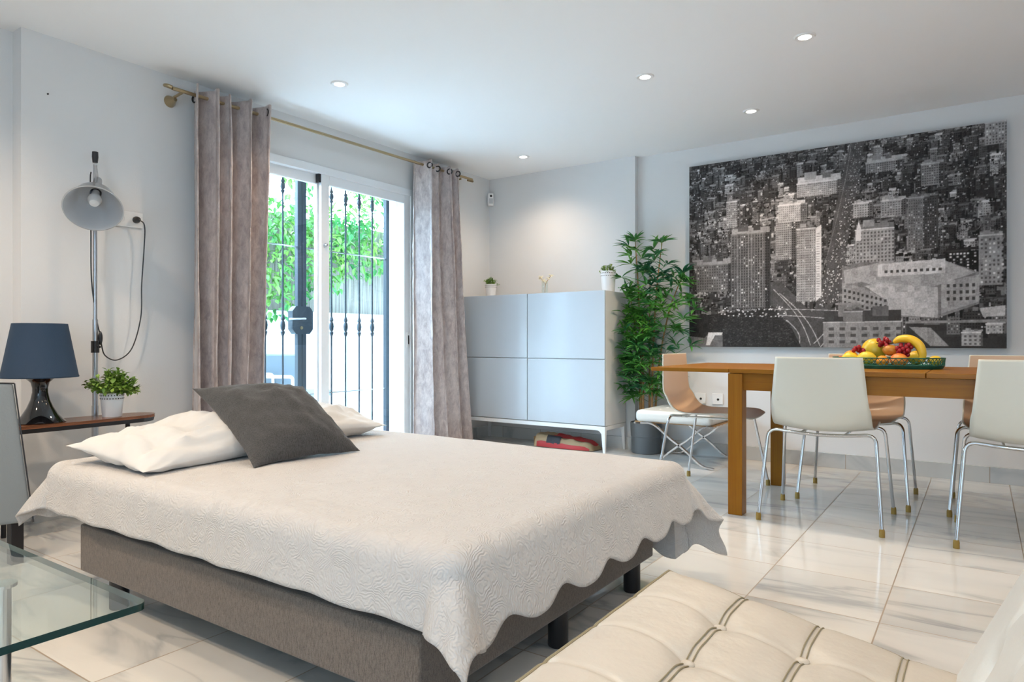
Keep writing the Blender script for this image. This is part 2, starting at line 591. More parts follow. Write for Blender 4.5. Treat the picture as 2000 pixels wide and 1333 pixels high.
def leaf_quad(mb, c, d, up, L, W, fold=.25):
    """a pointed folded leaf"""
    d = d.normalized(); s = d.cross(up)
    if s.length < 1e-3: s = d.cross(Vector((1, 0, 0)))
    s.normalize(); n = s.cross(d)
    ts = ((0, .0), (.25, .8), (.5, 1.0), (.78, .62), (1, 0))
    vs = []
    for t, w_ in ts:
        p = c + d * L * t - n * (t * t * L * .22)
        vs += [p - s * W * w_ * .5 + n * W * fold * w_, p, p + s * W * w_ * .5 + n * W * fold * w_]
    fs = []
    for i in range(len(ts) - 1):
        a = i * 3
        fs += [(a, a + 1, a + 4, a + 3), (a + 1, a + 2, a + 5, a + 4)]
    mb.add(vs, fs)


lv = MB()
for i in range(6500):
    y = rnd.uniform(-2.4, 1.7)
    t = min(1, max(0, (y + .75) / 1.5))
    lo = 1.12 + .62 * t + .25 * mnoise.noise(Vector((y * 2.3, 0, 3)))
    z = lo + (3.0 - lo) * rnd.random() ** .8
    if fbm(y * 1.6, z * 1.6, 7) < -.45 + (.5 if z > 2.35 else 0): continue
    x = -2.16 + rnd.uniform(-.12, .16)
    d = Vector((rnd.uniform(-.2, 1), rnd.uniform(-1, 1), rnd.uniform(-1, .6)))
    leaf_quad(lv, Vector((x, y, z)), d, Vector((rnd.uniform(-.3, .3), rnd.uniform(-.3, .3), 1)), rnd.uniform(.06, .12), rnd.uniform(.035, .06))
tag(lv.build('climbing_plant', M['leaf_out']), 'bright green leafy climber spilling over the reed screen in the garden', 'climbing plant', kind='stuff')


def grille():
    """two wrought-iron gate leaves behind the glass"""
    def leaf(posts, bars, label, lock):
        g = thing('security_gate', label, 'security gate', (-.25, posts[0], 0), group='iron gate leaves outside the glass door')
        off = (-.25, posts[0], 0)
        y0, y1 = min(posts), max(posts)
        for p in posts:
            MB().box(-.268, -.232, p - .018, p + .018, .03, 2.11).build('post', M['iron'], g, off=off, bevel=.002, smooth=False)
        for z in (.07, 2.098):
            MB().box(-.262, -.238, y0, y1, z - .012, z + .012).build('rail', M['iron'], g, off=off, smooth=False)
        for z in (.50, 1.568):
            MB().box(-.256, -.244, y0, y1, z - .004, z + .004).build('cross_bar', M['steel'], g, off=off, smooth=False)
        for y in bars:
            b = MB().tube([(-.25, y, .07), (-.25, y, 2.095)], .0068, 8)
            for zc, k in ((1.0, 1), (1.985, .7)):
                prof = [(.007, -.075), (.013, -.06), (.016, -.045), (.009, -.036), (.015, -.025), (.0185, 0), (.015, .025), (.009, .036), (.016, .045), (.013, .06), (.007, .075)]
                b.lathe([(r, z * k) for r, z in prof], 10, c=(-.25, y, zc))
            b.build('bar', M['iron'], g, off=off)
        if lock:
            a = .035
            pts = [(-.09, -.065), (-.06, -.1), (.06, -.1), (.09, -.065), (.09, .065), (.06, .1), (-.06, .1), (-.09, .065)]
            vs = [(-.223, -1.965 + p[0], 1.04 + p[1]) for p in pts] + [(-.275, -1.965 + p[0], 1.04 + p[1]) for p in pts]
            fs = [tuple(range(7, -1, -1)), tuple(range(8, 16))] + [(i, (i + 1) % 8, 8 + (i + 1) % 8, 8 + i) for i in range(8)]
            lb = MB().add(vs, fs).build('lock_box', M['iron'], g, off=off, smooth=False)
            MB().tube(fillet_path([(-.223, -1.965, 1.05), (-.19, -1.965, 1.05), (-.185, -2.11, 1.045)], .015), .008, 8).build('lever_handle', M['steel'], lb)
            MB().lathe([(0, 0), (.012, 0), (.012, .006), (0, .006)], 12, c=(-.223, -1.98, .985), M=Matrix.Rotation(R(90), 3, 'Y')).build('keyhole', M['brass'], lb)
            for ch in lb.children: ch.location = (.25, -posts[0], 0)
        return g
    leaf([-2.835, -1.985], [-2.69, -2.55, -2.405, -2.262, -2.118], 'black iron gate leaf with lock box, left of the white door stile', True)
    leaf([-1.945, -1.10], [-1.82, -1.68, -1.54, -1.40, -1.26], 'black iron gate leaf without handle, behind the right glass pane', False)


grille()


def outdoor_chair(name, label, x, y, rz):
    o = thing(name, label, 'chair', (x, y, -.02), rz, 'grey garden chairs on the terrace')
    MB().box(-.27, .27, -.26, .26, .36, .42).build('seat', M['outseat'], o, bevel=.01)
    m = Matrix.Rotation(R(-14), 3, 'X')
    MB().box(-.27, .27, -.02, .02, 0, .42, M=Matrix.Translation((0, .26, .38)) @ m.to_4x4()).build('backrest', M['outseat'], o, bevel=.01)
    for sx in (-1, 1):
        MB().tube(fillet_path([(sx * .29, -.26, 0), (sx * .29, -.25, .60), (sx * .29, .30, .62), (sx * .29, .30, 0)], .03), .014, 8).build('armrest', M['white_leg'], o)
    return o


outdoor_chair('garden_chair', 'grey garden chair on the terrace, nearer the glass door', -1.45, -1.52, R(160))
outdoor_chair('garden_chair', 'grey garden chair half hidden behind the iron lock post', -1.75, -.85, R(200))

# ------------------------------------------------------------------ downlights


def spot_on(parent, loc, power):
    l = bpy.data.lights.new('downlight_bulb', 'SPOT')
    l.energy, l.color = power, SPOT_COLOR
    l.spot_size, l.spot_blend, l.shadow_soft_size = R(140), .9, .035
    o = bpy.data.objects.new('downlight_bulb', l)
    o.location = loc
    COL.objects.link(o)
    o.parent = parent
    return o


lamp0 = thing('recessed_downlight', 'x', 'ceiling light', (0, 0, H))
MB().lathe([(.031, -.001), (.031, -.006), (.046, -.007), (.052, -.001)], 32).build('trim_ring', M['plastic_white'], lamp0)
MB().lathe([(0, -.003), (.030, -.003)], 24).build('lens', M['glow'], lamp0)
spot_on(lamp0, (0, 0, -.02), SPOT_POWER)
spots = [((.70, -2.437), 'largest glowing recessed downlight, in front of the garden door'),
         ((.715, -.503), 'recessed downlight nearest the corner, above the white cabinet'),
         ((2.226, -1.521), 'small dim recessed downlight between the corner light and the dining table lights'),
         ((2.564, -.581), 'recessed downlight close to the back wall, left of the city picture top'),
         ((3.088, -1.551), 'recessed downlight highest in view, above the near side of the dining table'),
         ((.75, -4.4), 'recessed downlight beyond the view over the bedside'),
         ((3.2, -3.6), 'recessed downlight beyond the view over the lounge chair'),
         ((1.25, -5.3), 'recessed downlight beyond the view behind the glass table'),  # unseen lamp added to warm the bed front and near floor
         ((4.5, -5.4), 'recessed downlight beyond the view behind the lounge chair'),
         ((4.9, -2.4), 'recessed downlight beyond the view right of the dining table'),
         ((2.4, -5.6), 'recessed downlight beyond the view above the glass table')]  # unseen lamp, also added as warm fill for the bed side
for i, (p, lab) in enumerate(spots):
    o = lamp0 if i == 0 else copy_tree(lamp0)
    o.location = (p[0], p[1], H)
    factor = {1: .55, 5: 1.3, 7: 1.9, 8: .6, 10: 1.5}.get(i, 1)
    if factor != 1:      # dimmed or stronger lamps get their own light data
        for c_ in [q for q in bpy.data.objects if q.parent is o and q.type == 'LIGHT']:
            c_.data = c_.data.copy(); c_.data.energy = SPOT_POWER * factor
    tag(o, lab, 'ceiling light', 'recessed ceiling downlights')

# ------------------------------------------------------------------ curtains and rod
rod = thing('curtain_rod', 'antique brass double curtain rod above the glass door', 'curtain rod', (.12, -1.8, 2.30))
ro = (.12, -1.8, 2.30)
RY0, RY1 = -3.13, -.44
MB().tube([(.135, RY0, 2.285), (.135, RY1, 2.305)], .0105, 12).build('front_pole', M['brass'], rod, off=ro)
MB().tube([(.085, RY0, 2.305), (.085, RY1, 2.322)], .008, 12).build('rear_pole', M['brass'], rod, off=ro)
for y in (RY0, RY1):
    MB().tube(smooth_path([(.135, y, 2.29), (.125, y + (-.02 if y < -2 else .02), 2.296), (.095, y + (-.02 if y < -2 else .02), 2.304), (.085, y, 2.308)], 4), .010, 10).build('finial', M['brass'], rod, off=ro)
for y in (-3.07, -.60):
    b = MB().tube([(.14, y, 2.28), (.002, y, 2.265)], .008, 10)
    b.lathe([(0, 0), (.034, 0), (.030, .012), (.014, .05), (.010, .06), (0, .06)], 20, c=(0.001, y, 2.255), M=Matrix.Rotation(R(90), 3, 'Y'))
    b.build('bracket', M['brass'], rod, off=ro)


def curtain(label, ya, yb, yb_bot, folds, amp, seed, eyelets, ztop=2.335, zbot=.02):
    o = thing('eyelet_curtain', label, 'curtain', (.13, (ya + yb) / 2, 0), group='velvet curtains beside the garden door')
    off = (.13, (ya + yb) / 2, 0)

    def f(u, v):
        # u along width, v from top (0) to bottom (1)
        z = ztop + (zbot - ztop) * v
        y1 = yb + (yb_bot - yb) * v ** 1.5
        uu = u + (.05 * mnoise.noise(Vector((u * 3, v * 1.2, seed))) * (v ** .5) + .035 * math.sin(2 * PI * u + seed)) * math.sin(PI * u)
        y = ya + (y1 - ya) * uu
        ph = 2 * PI * folds * u + seed + .9 * v * mnoise.noise(Vector((u * 4, v * 1.5, seed + 5)))
        a = amp * (1 + .75 * mnoise.noise(Vector((u * 4.3, v * 1.1, seed + 9))))
        s = math.sin(ph)
        s = math.copysign(abs(s) ** .9, s)
        x = .13 + a * s
        y += .35 * amp * math.sin(2 * ph) * .5
        w_ = .006 * fbm(u * 30, v * 12, seed, 3)
        return (x + w_, y, z - .006 * math.cos(ph) * (1 - v))
    c = MB().grid(f, 150, 90).build('curtain_panel', M['velvet'], o, off=off, solid=.003)
    for u in eyelets:
        p = f(u, .022)
        q = f(u + .005, .022)
        t = (Vector(q) - Vector(p)); t.z = 0
        nrm = Vector((t.y, -t.x, 0)).normalized()
        ang = math.atan2(nrm.y, nrm.x)
        mm = Matrix.Rotation(ang, 3, 'Z') @ Matrix.Rotation(R(90), 3, 'Y')
        pts = [Vector((.021 * math.cos(a), .021 * math.sin(a), 0)) for a in [2 * PI * k / 24 for k in range(24)]]
        MB().tube([mm @ q_ + Vector((p[0], p[1], 2.293)) for q_ in pts], .006, 8, closed=True).build('eyelet', M['darkmetal'], o, off=off)
    return o


curtain('gathered taupe crushed velvet curtain at the left of the glass door', -3.02, -2.52, -2.56, 4.5, .074, 1.3, [.11, .33, .55, .78, .93])
curtain('gathered taupe crushed velvet curtain beside the white cabinet, right of the glass door', -1.12, -.66, -.44, 4.0, .062, 4.1, [.12, .38, .62, .88])

# ------------------------------------------------------------------ white cabinet
cab = thing('cabinet', 'white high gloss cabinet with four doors on slender white legs', 'cabinet', (.7, -.2, 0))
co = (.7, -.2, 0)
CX0, CX1, CYF, CYB = .012, 1.404, -.40, -.018
body = MB().box(CX0, CX1, CYF + .02, CYB, .225, 1.285)
body.build('body', M['cab_side'], cab, off=co, bevel=.002, smooth=False)
for (xa, xb) in ((CX0, .684), (.690, CX1)):
    for (za, zb) in ((.229, .744), (.750, 1.285)):
        MB().box(xa, xb, CYF, CYF + .019, za, zb).build('cabinet_door', M['gloss_white'], cab, off=co, bevel=.0025, smooth=False)
fr = MB().box(CX0, CX1, CYF + .004, CYF + .03, .19, .223).box(CX0, CX1, CYB - .03, CYB, .19, .223)
fr.box(CX0, CX0 + .03, CYF + .03, CYB - .03, .19, .223).box(CX1 - .03, CX1, CYF + .03, CYB - .03, .19, .223)
fr.build('base_frame', M['white_leg'], cab, off=co, bevel=.003, smooth=False)
for x, sx in ((CX0, 1), (CX1, -1)):
    for y, sy in ((CYF + .004, 1), (CYB, -1)):
        m = MB()
        a, b = .042, .020
        vs = []
        for z, s_ in ((.192, .06), (.165, .032), (0, .017)):
            for (dx, dy) in ((0, 0), (s_, 0), (s_, s_), (0, s_)):
                vs.append((x + sx * dx, y + sy * min(dy, .03), z))
        fs = [(0, 1, 2, 3), (8, 11, 10, 9)] + [(l * 4 + i, (l + 1) * 4 + i, (l + 1) * 4 + (i + 1) % 4, l * 4 + (i + 1) % 4) for l in range(2) for i in range(4)]
        MB().add(vs, fs).build('leg', M['white_leg'], cab, off=co, bevel=.002, smooth=False)

# ------------------------------------------------------------------ small pot plants


def pot_plant(name, label, loc, rp, hp, rf, hf, n, seed, group):
    o = thing(name, label, 'potted plant', loc, group=group)
    p = MB()
    p.lathe([(0, 0), (rp * .78, 0), (rp * .80, .004), (rp * .97, hp * .86), (rp, hp), (rp * .93, hp), (rp * .9, hp * .85), (0, hp * .85)], 32)
    p.build('pot', M['plastic_white'], o)
    # embossed and pierced lace band around the rim
    b = MB()
    for k in range(26):
        for row in range(2):
            a = 2 * PI * (k + .5 * row) / 26
            z = hp * (.90 - .13 * row)
            rr = rp * (.975 - .02 * row) + .0005
            c = Vector((rr * math.cos(a), rr * math.sin(a), z))
            Mx = Matrix.Rotation(a, 3, 'Z') @ Matrix.Rotation(R(90), 3, 'Y')
            b.lathe([(0, .0006), (rp * .055, .0006), (rp * .055, 0)], 8, c=c, M=Mx)
    tag(b.build('lace_band', M['soil'], o), 'dark pierced lace pattern around the rim')
    r_ = random.Random(seed)
    f = MB(); st = MB()
    for k in range(n):
        a = r_.uniform(0, 2 * PI); e = r_.uniform(-.05, 1) ** 1.0
        el = R(8) + e * R(80)
        tip = Vector((math.cos(a) * math.cos(el) * rf, math.sin(a) * math.cos(el) * rf, hp * .9 + math.sin(el) * hf * r_.uniform(.75, 1.05)))
        base = Vector((math.cos(a) * rp * .5, math.sin(a) * rp * .5, hp * .85))
        st.tube([base, (base + tip) / 2 + Vector((0, 0, hf * .12)), tip], .0012, 4)
        for q in range(9):
            t = .35 + .65 * q / 8
            c = base.lerp(tip, t) + Vector((0, 0, hf * .2 * t * (1 - t)))
            d = Vector((r_.uniform(-1, 1), r_.uniform(-1, 1), r_.uniform(-.3, .9)))
            leaf_quad(f, c, d, Vector((0, 0, 1)), rf * r_.uniform(.16, .24), rf * r_.uniform(.11, .16), .15)
    st.build('stem', M['leaf_small'], o)
    f.build('foliage', M['leaf_small'], o)
    return o


pot_plant('potted_plant', 'small leafy plant in a white lace pot at the left end of the cabinet', (.17, -.21, 1.285), .052, .115, .075, .075, 40, 3, 'small pot plants on the cabinet')
pot_plant('potted_plant', 'small leafy plant in a tall white lace pot at the right end of the cabinet', (1.345, -.22, 1.285), .062, .165, .075, .07, 40, 5, 'small pot plants on the cabinet')

fl = thing('flower_vase', 'thin glass vase with a sprig of cream flowers on the cabinet', 'vase', (.735, -.20, 1.285))
MB().lathe([(0, 0), (.028, 0), (.028, .004), (.0275, .115), (.0262, .115), (.0262, .006), (0, .006)], 24).build('glass_vase', M['vaseglass'], fl)
st = MB().tube(smooth_path([(0, 0, .01), (.004, 0, .07), (.012, .0, .10), (.05, 0, .15), (.065, 0, .165)], 5), .0022, 6)
st.tube(smooth_path([(.006, 0, .085), (-.02, 0, .12), (-.05, .0, .155)], 5), .0016, 6)
st.build('stem', M['bamboo'], fl)
pf = MB()
r_ = random.Random(2)
for c in ((-.045, 0, .15), (-.025, .01, .13), (-.005, 0, .115), (-.03, -.01, .155), (.062, 0, .164), (.04, 0, .14)):
    for k in range(5):
        a = 2 * PI * k / 5 + r_.random()
        leaf_quad(pf, Vector(c), Vector((math.cos(a), math.sin(a) * .6, .4 * math.sin(a * 2))), Vector((0, -.4, 1)), .026, .016)
pf.build('petals', M['flower'], fl)

# ------------------------------------------------------------------ bamboo plant
bp = thing('bamboo_plant', 'tall artificial bamboo plant in a grey pot beside the cabinet', 'plant', (1.605, -.072, 0))
MB().lathe([(0, 0), (.110, 0), (.114, .004), (.117, .13), (.120, .133), (.124, .24), (.120, .244), (.116, .24), (.113, .21), (0, .21)], 40).build('pot', M['pot_grey'], bp)
MB().lathe([(0, .215), (.112, .212)], 24).build('soil', M['soil'], bp)
r_ = random.Random(11)
stems = [(-.03, -.02, -.09, 1.70), (.02, .02, .03, 1.42), (.06, -.03, .14, 1.66), (-.06, .03, -.15, 1.28), (.05, .05, .30, 1.42), (.0, -.05, -.02, 1.1)]
from_lim = lambda x, a, b: max(a, min(b, x))
for (x, y, tx, hz) in stems:
    pts = [(x, y, .2), (x + (tx - x) * .15, y, .2 + (hz - .2) * .4), (x + (tx - x) * .5, y * .8, .2 + (hz - .2) * .75), (tx, y * .5, hz)]
    P_ = smooth_path(pts, 8)
    s = MB().tube(P_, [.0095 - .006 * i / (len(P_) - 1) for i in range(len(P_))], 8)
    for i in range(2, len(P_) - 1, 2):
        s.lathe([(.006, -.004), (.0115 - .006 * i / len(P_), 0), (.006, .004)], 8, c=P_[i])
    s.build('cane', M['bamboo'], bp)
    f = MB()

    def cluster(c, out, n, L):
        for k in range(n):
            a = r_.uniform(0, 2 * PI)
            d = (out * .7 + Vector((math.cos(a), math.sin(a), r_.uniform(-.35, .75)))).normalized()
            p = Vector(c)
            # stay off the walls
            l_ = L * r_.uniform(.7, 1.15)
            tip = p + d * l_
            if tip.y > .04: d.y = -abs(d.y) * .5
            if tip.x < -.185 and p.z < 1.38: d.x = abs(d.x)
            leaf_quad(f, p, d, Vector((0, 0, 1)), l_, .024 * r_.uniform(.75, 1.2), .3)
    nb = int((hz - .35) / .037)
    for k in range(nb):
        t = k / nb
        z = .40 + (hz - .40) * t
        i = from_lim((z - .2) / (hz - .2), 0, 1) * (len(P_) - 1)
        c = P_[int(i)].copy(); c.z = z
        a = r_.uniform(0, 2 * PI)
        if math.sin(a) > .25: a = -a
        ext = (.06 + .15 * math.sin(PI * min(1, t * 1.1 + .1)) ** .7) * r_.uniform(.5, 1.25)
        br = c + Vector((math.cos(a) * ext * 1.1, math.sin(a) * ext * .7, ext * .55))
        br.y = min(br.y, .02)
        br.x = max(br.x, -.165) if z < 1.30 else br.x
        f.tube([c, br], .0016, 4)
        cluster(br, Vector((math.cos(a), math.sin(a), .2)), r_.randint(7, 10), .125)
    cluster(Vector(P_[-1]), Vector((0, 0, .8)), 12, .115)
    f.build('foliage', M['leaf'], bp)

# ------------------------------------------------------------------ paper bag under the cabinet
bag = thing('paper_bag', 'crumpled kraft and red paper bag lying under the cabinet', 'bag', (.97, -.20, 0))


def bagf(u, v, top):
    x = -.27 + .54 * u
    y = -.12 + .24 * v
    edge = min(1, 6 * v, 6 * (1 - v)) * min(1, 8 * (1 - u), 20 * u + .85)
    th = (.105 - .05 * u) * edge ** .5
    z = .004 + (th + .012 * fbm(u * 7, v * 5, 2)) * (1 if top else 0) * (1 if edge > 0 else 0)
    return (x, y * (1 - .25 * max(0, u - .75) * 4), max(.003, z))


b = MB().grid(lambda u, v: bagf(u, v, True), 30, 16)
b.add([(-.27, -.12, .003), (-.27, .12, .003), (-.27, .12, .085), (-.27, -.12, .085)], [(0, 1, 2, 3)])
b.build('bag_body', M['kraft'], bag)
def shifted(u0, u1, v0, v1, dz, n=12):
    return MB().grid(lambda u, v: tuple(Vector(bagf(u0 + (u1 - u0) * u, v0 + (v1 - v0) * v, True)) + Vector((0, -.002, dz))), n, n)
shifted(.28, .97, .30, .80, .004).build('red_panel', M['red_paper'], bag)
shifted(.22, .46, .02, .30, .004).build('printed_panel', M['black_print'], bag)
shifted(.05, .95, .0, .035, .002).build('red_edge', M['red_paper'], bag)

# ------------------------------------------------------------------ city canvas


def city_canvas():
    Wp, Hp = 760, 532
    rg = np.random.RandomState(7)
    im = np.full((Hp, Wp), .045)
    # lights in the far streets
    yy, xx = np.mgrid[0:Hp, 0:Wp]

    def rect(x0, y0, x1, y1, v):
        x0, x1 = int(max(0, x0)), int(min(Wp, x1)); y0, y1 = int(max(0, y0)), int(min(Hp, y1))
        if x1 > x0 and y1 > y0: im[y0:y1, x0:x1] = v

    def poly(pts, v, noise_=0.0):
        pts = [(px * Wp, py * Hp) for px, py in pts]
        ins = np.zeros((Hp, Wp), bool)
        n = len(pts)
        j = n - 1
        for i in range(n):
            xi, yi = pts[i]; xj, yj = pts[j]
            c = ((yi > yy) != (yj > yy))
            with np.errstate(divide='ignore', invalid='ignore'):
                c &= xx < (xj - xi) * (yy - yi) / ((yj - yi) if yj != yi else 1e-9) + xi
            ins ^= c
            j = i
        im[ins] = v
        if noise_: im[ins] += noise_ * (rg.rand(int(ins.sum())) - .5)
        return ins

    def tower(cx, by, w, h, tone, lit=.12, sx=6, sy=7, side=.35, roof=None):
        """front face, shaded side, roof and rows of windows (pixel units)"""
        x0, x1, y0, y1 = cx - w / 2, cx + w / 2, by - h, by
        sw = w * side
        rect(x1, y0 + 2, x1 + sw, y1, tone * .38)
        rect(x0, y0, x1, y1, tone)
        rh = max(3, w * .16)
        rect(x0 + 2, y0 - rh, x1 + sw - 2, y0, (roof if roof is not None else tone * .7))
        rect(x0 - 1, y0 - 1, x1 + 1, y0 + 2, min(.7, tone * 1.7))
        if w > 24:
            rect(x0 + w * .2, y0 - rh - w * .12, x0 + w * .5, y0 - rh * .5, tone * .9)
            rect(x0 + w * .65, y0 - rh - w * .06, x0 + w * .85, y0 - rh * .5, tone * .5)
        wy = y0 + sy * .8
        while wy < y1 - 2:
            wx = x0 + sx * .5
            while wx < x1 + sw - 3:
                onside = wx > x1 - 2
                q = rg.rand()
                v = tone * .35 if not onside else .02
                if q < lit: v = rg.uniform(.25, .7)
                rect(wx, wy, wx + sx * .5, wy + sy * .5, v)
                wx += sx
            wy += sy

    # field of generic blocks from far (top) to near (bottom)
    row = 8
    while row < Hp * .98:
        t = row / Hp
        x = -10
        while x < Wp + 20:
            w = rg.uniform(14, 34) * (.55 + 1.0 * t)
            h = rg.uniform(16, 60) * (.5 + .9 * t)
            tone = rg.choice([.05, .09, .14, .20, .28, .38], p=[.22, .24, .22, .16, .1, .06])
            if rg.rand() < .86:
                tower(x + w / 2, row + rg.uniform(-6, 10), w, h, tone, .10, 3.6 + 2.2 * t, 4.5 + 3.2 * t, .25, tone * rg.uniform(.7, 1.8))
            x += w * rg.uniform(1.1, 1.5)
        row += 12 + 22 * t
    # clutter of small roofs, walls and gaps
    for k in range(4200):
        py = rg.rand() ** 1.1 * .84; px = rg.rand()
        sc_ = .5 + 1.1 * py
        w = rg.uniform(2, 11) * sc_; h = rg.uniform(1.5, 7) * sc_
        if rg.rand() < .3: w, h = h, w * 1.4
        v = rg.choice([.012, .03, .06, .11, .18, .28, .42], p=[.27, .22, .18, .14, .10, .06, .03])
        rect(px * Wp, py * Hp, px * Wp + w, py * Hp + h, v)
    # the long avenue running away to the top
    poly([(.565, 0), (.61, 0), (.585, .25), (.56, .45), (.545, .7), (.50, .82), (.45, .82), (.49, .6), (.515, .35)], .10, .05)
    for k in range(420):
        t = rg.rand() ** 1.2
        cx = .588 + (.49 - .588) * t ** 1.4 + rg.uniform(-.014, .014) * (1 + t)
        s = 1 + 1.6 * t
        rect(cx * Wp, (t * .8) * Hp, cx * Wp + s, (t * .8) * Hp + s, rg.choice([.5, .9, .02]))
    for k in range(90):   # pale cornices beside the avenue
        t = k / 90
        cx = .575 + (.475 - .575) * t ** 1.3
        rect(cx * Wp - 5 - 4 * t, t * .7 * Hp, cx * Wp - 3 - 4 * t, t * .7 * Hp + 3, .22)
    # junction and curved street with light trails
    poly([(.30, .66), (.34, .66), (.44, .82), (.52, .80), (.50, 1), (.40, 1), (.36, .86), (.28, .74)], .085, .04)
    for k, (a, b, c, d) in enumerate([(.315, .70, .44, .99), (.335, .72, .47, .99), (.36, .86, .40, 1.0), (.30, .80, .56, .82), (.30, .83, .52, .86), (.52, .80, .47, 1.0), (.50, .82, .45, .98)]):
        for q in range(260):
            t = q / 260
            px = (a + (c - a) * t + .02 * math.sin(PI * t)) * Wp; py = (b + (d - b) * t) * Hp
            rect(px, py, px + 1.6, py + 1.6, .30 + .25 * rg.rand())
    # park
    pk = poly([(0, .83), (.30, .80), (.37, .88), (.41, 1), (0, 1)], .03, .03)
    for k in range(900):
        px, py = rg.uniform(.08, .38), rg.uniform(.82, .99)
        if pk[int(py * Hp), int(px * Wp)]: rect(px * Wp, py * Hp, px * Wp + rg.randint(2, 6), py * Hp + rg.randint(1, 4), rg.uniform(.02, .085))
    for k in range(70):
        px, py = rg.uniform(.12, .36), rg.uniform(.78, .84); rect(px * Wp, py * Hp, px * Wp + 4, py * Hp + 3, rg.uniform(.3, .8))
    poly([(0, .94), (.06, .95), (.08, .92), (.13, .92), (.13, 1), (0, 1)], .16, .05)
    poly([(.075, .92), (.13, .92), (.125, .935), (.10, .935), (.08, .99), (.065, .99)], .65)
    # hero blocks
    tower(.225 * Wp, .80 * Hp, .125 * Wp, .40 * Hp, .12, .10, 6.5, 7.5, .14, .30)
    for k in range(12): rect((.165 + .0102 * k) * Wp, .40 * Hp, (.167 + .0102 * k) * Wp, .79 * Hp, .22)
    tower(.165 * Wp, .36 * Hp, .04 * Wp, .14 * Hp, .32, .05, 5, 6, .3)
    tower(.09 * Wp, .70 * Hp, .12 * Wp, .15 * Hp, .16, .15, 7, 8, .12, .30)
    tower(.35 * Wp, .55 * Hp, .055 * Wp, .22 * Hp, .30, .05, 5, 6, .8, .40)
    tower(.37 * Wp, .36 * Hp, .075 * Wp, .09 * Hp, .42, .05, 5, 6, .25, .5)
    tower(.46 * Wp, .24 * Hp, .13 * Wp, .07 * Hp, .40, .05, 5, 5, .12, .55)
    # plain tall stone block at the centre
    tower(.425 * Wp, .77 * Hp, .062 * Wp, .37 * Hp, .33, .04, 4.6, 6.5, 0.0, .12)
    poly([(.456, .40), (.475, .385), (.475, .74), (.456, .77)], .62, .08)
    for k in range(26): rect(.460 * Wp, (.43 + .0125 * k) * Hp, .470 * Wp, (.434 + .0125 * k) * Hp, .25)
    tower(.64 * Wp, .60 * Hp, .115 * Wp, .17 * Hp, .36, .03, 8, 9, .03, .20)
    poly([(.585, .43), (.592, .385), (.60, .43), (.60, .48), (.583, .48)], .75)
    tower(.60 * Wp, .37 * Hp, .045 * Wp, .07 * Hp, .40, .05, 6, 6, .3, .5)
    tower(.69 * Wp, .38 * Hp, .06 * Wp, .08 * Hp, .33, .05, 6, 6, .25, .4)
    tower(.76 * Wp, .54 * Hp, .045 * Wp, .24 * Hp, .20, .25, 5, 7, .9, .2)
    tower(.87 * Wp, .66 * Hp, .06 * Wp, .10 * Hp, .03, .35, 7, 7, .5, .03)
    tower(.96 * Wp, .72 * Hp, .06 * Wp, .22 * Hp, .28, .35, 8, 10, .05, .3)
    tower(.66 * Wp, .16 * Hp, .09 * Wp, .05 * Hp, .28, .1, 5, 5, .2, .42)
    tower(.80 * Wp, .25 * Hp, .05 * Wp, .10 * Hp, .24, .1, 5, 6, .3, .3)
    tower(.98 * Wp, .10 * Hp, .07 * Wp, .10 * Hp, .30, .3, 6, 7, .2, .3)
    # large pale angled complex lower right
    poly([(.54, .60), (.60, .585), (.84, .60), (.93, .66), (.93, .80), (.82, .86), (.66, .85), (.54, .80)], .20, .05)
    poly([(.545, .62), (.66, .59), (.84, .60), (.92, .66), (.80, .72), (.66, .71), (.60, .68), (.55, .69)], .36, .07)
    poly([(.65, .60), (.84, .59), (.84, .655), (.65, .66)], .55, .05)
    for k in range(10): rect((.67 + .017 * k) * Wp, .632 * Hp, (.679 + .017 * k) * Wp, .645 * Hp, .08)
    poly([(.61, .70), (.67, .69), (.82, .72), (.82, .86), (.68, .84), (.68, .78)], .42, .05)
    poly([(.54, .68), (.61, .71), (.68, .78), (.68, .86), (.54, .80)], .30, .04)
    for r0 in range(4):
        for k in range(10):
            rect((.548 + .0135 * k) * Wp, (.715 + .028 * r0 + .006 * k) * Hp, (.555 + .0135 * k) * Wp, (.728 + .028 * r0 + .006 * k) * Hp, .06)
    poly([(.83, .70), (.93, .67), (.93, .79), (.83, .84)], .32, .04)
    for r0 in range(3):
        for k in range(5):
            rect((.845 + .017 * k) * Wp, (.71 + .03 * r0) * Hp, (.853 + .017 * k) * Wp, (.725 + .03 * r0) * Hp, .06)
    # bottom building
    tower(.60 * Wp, 1.0 * Hp, .235 * Wp, .125 * Hp, .26, .02, 26, 17, .02, .06)
    tower(.575 * Wp, .875 * Hp, .06 * Wp, .05 * Hp, .2, 0, 40, 40, .1, .12)
    poly([(.73, .875), (1, .87), (1, .885), (.73, .885)], .25)
    poly([(.74, .90), (.80, .905), (.85, .99), (.80, .99)], .28, .1)
    tower(.91 * Wp, .99 * Hp, .05 * Wp, .06 * Hp, .34, .0, 10, 9, .1, .4)
    poly([(.93, .82), (.995, .81), (.995, .855), (.94, .86)], .42, .06)
    # windows sparkling all over, grain
    for k in range(800):
        px, py = rg.randint(0, Wp), int(rg.rand() ** 1.2 * Hp * .8)
        rect(px, py, px + rg.randint(1, 3), py + rg.randint(1, 3), rg.uniform(.2, .6))
    big = np.kron(rg.rand(Hp // 14 + 1, Wp // 14 + 1), np.ones((14, 14)))[:Hp, :Wp]
    mid = np.kron(rg.rand(Hp // 4 + 1, Wp // 3 + 1), np.ones((4, 3)))[:Hp, :Wp]
    im[:] = im * (1 + .30 * (rg.rand(Hp, Wp) - .5) + .35 * (big - .5) + .26 * (mid - .5)) + .012
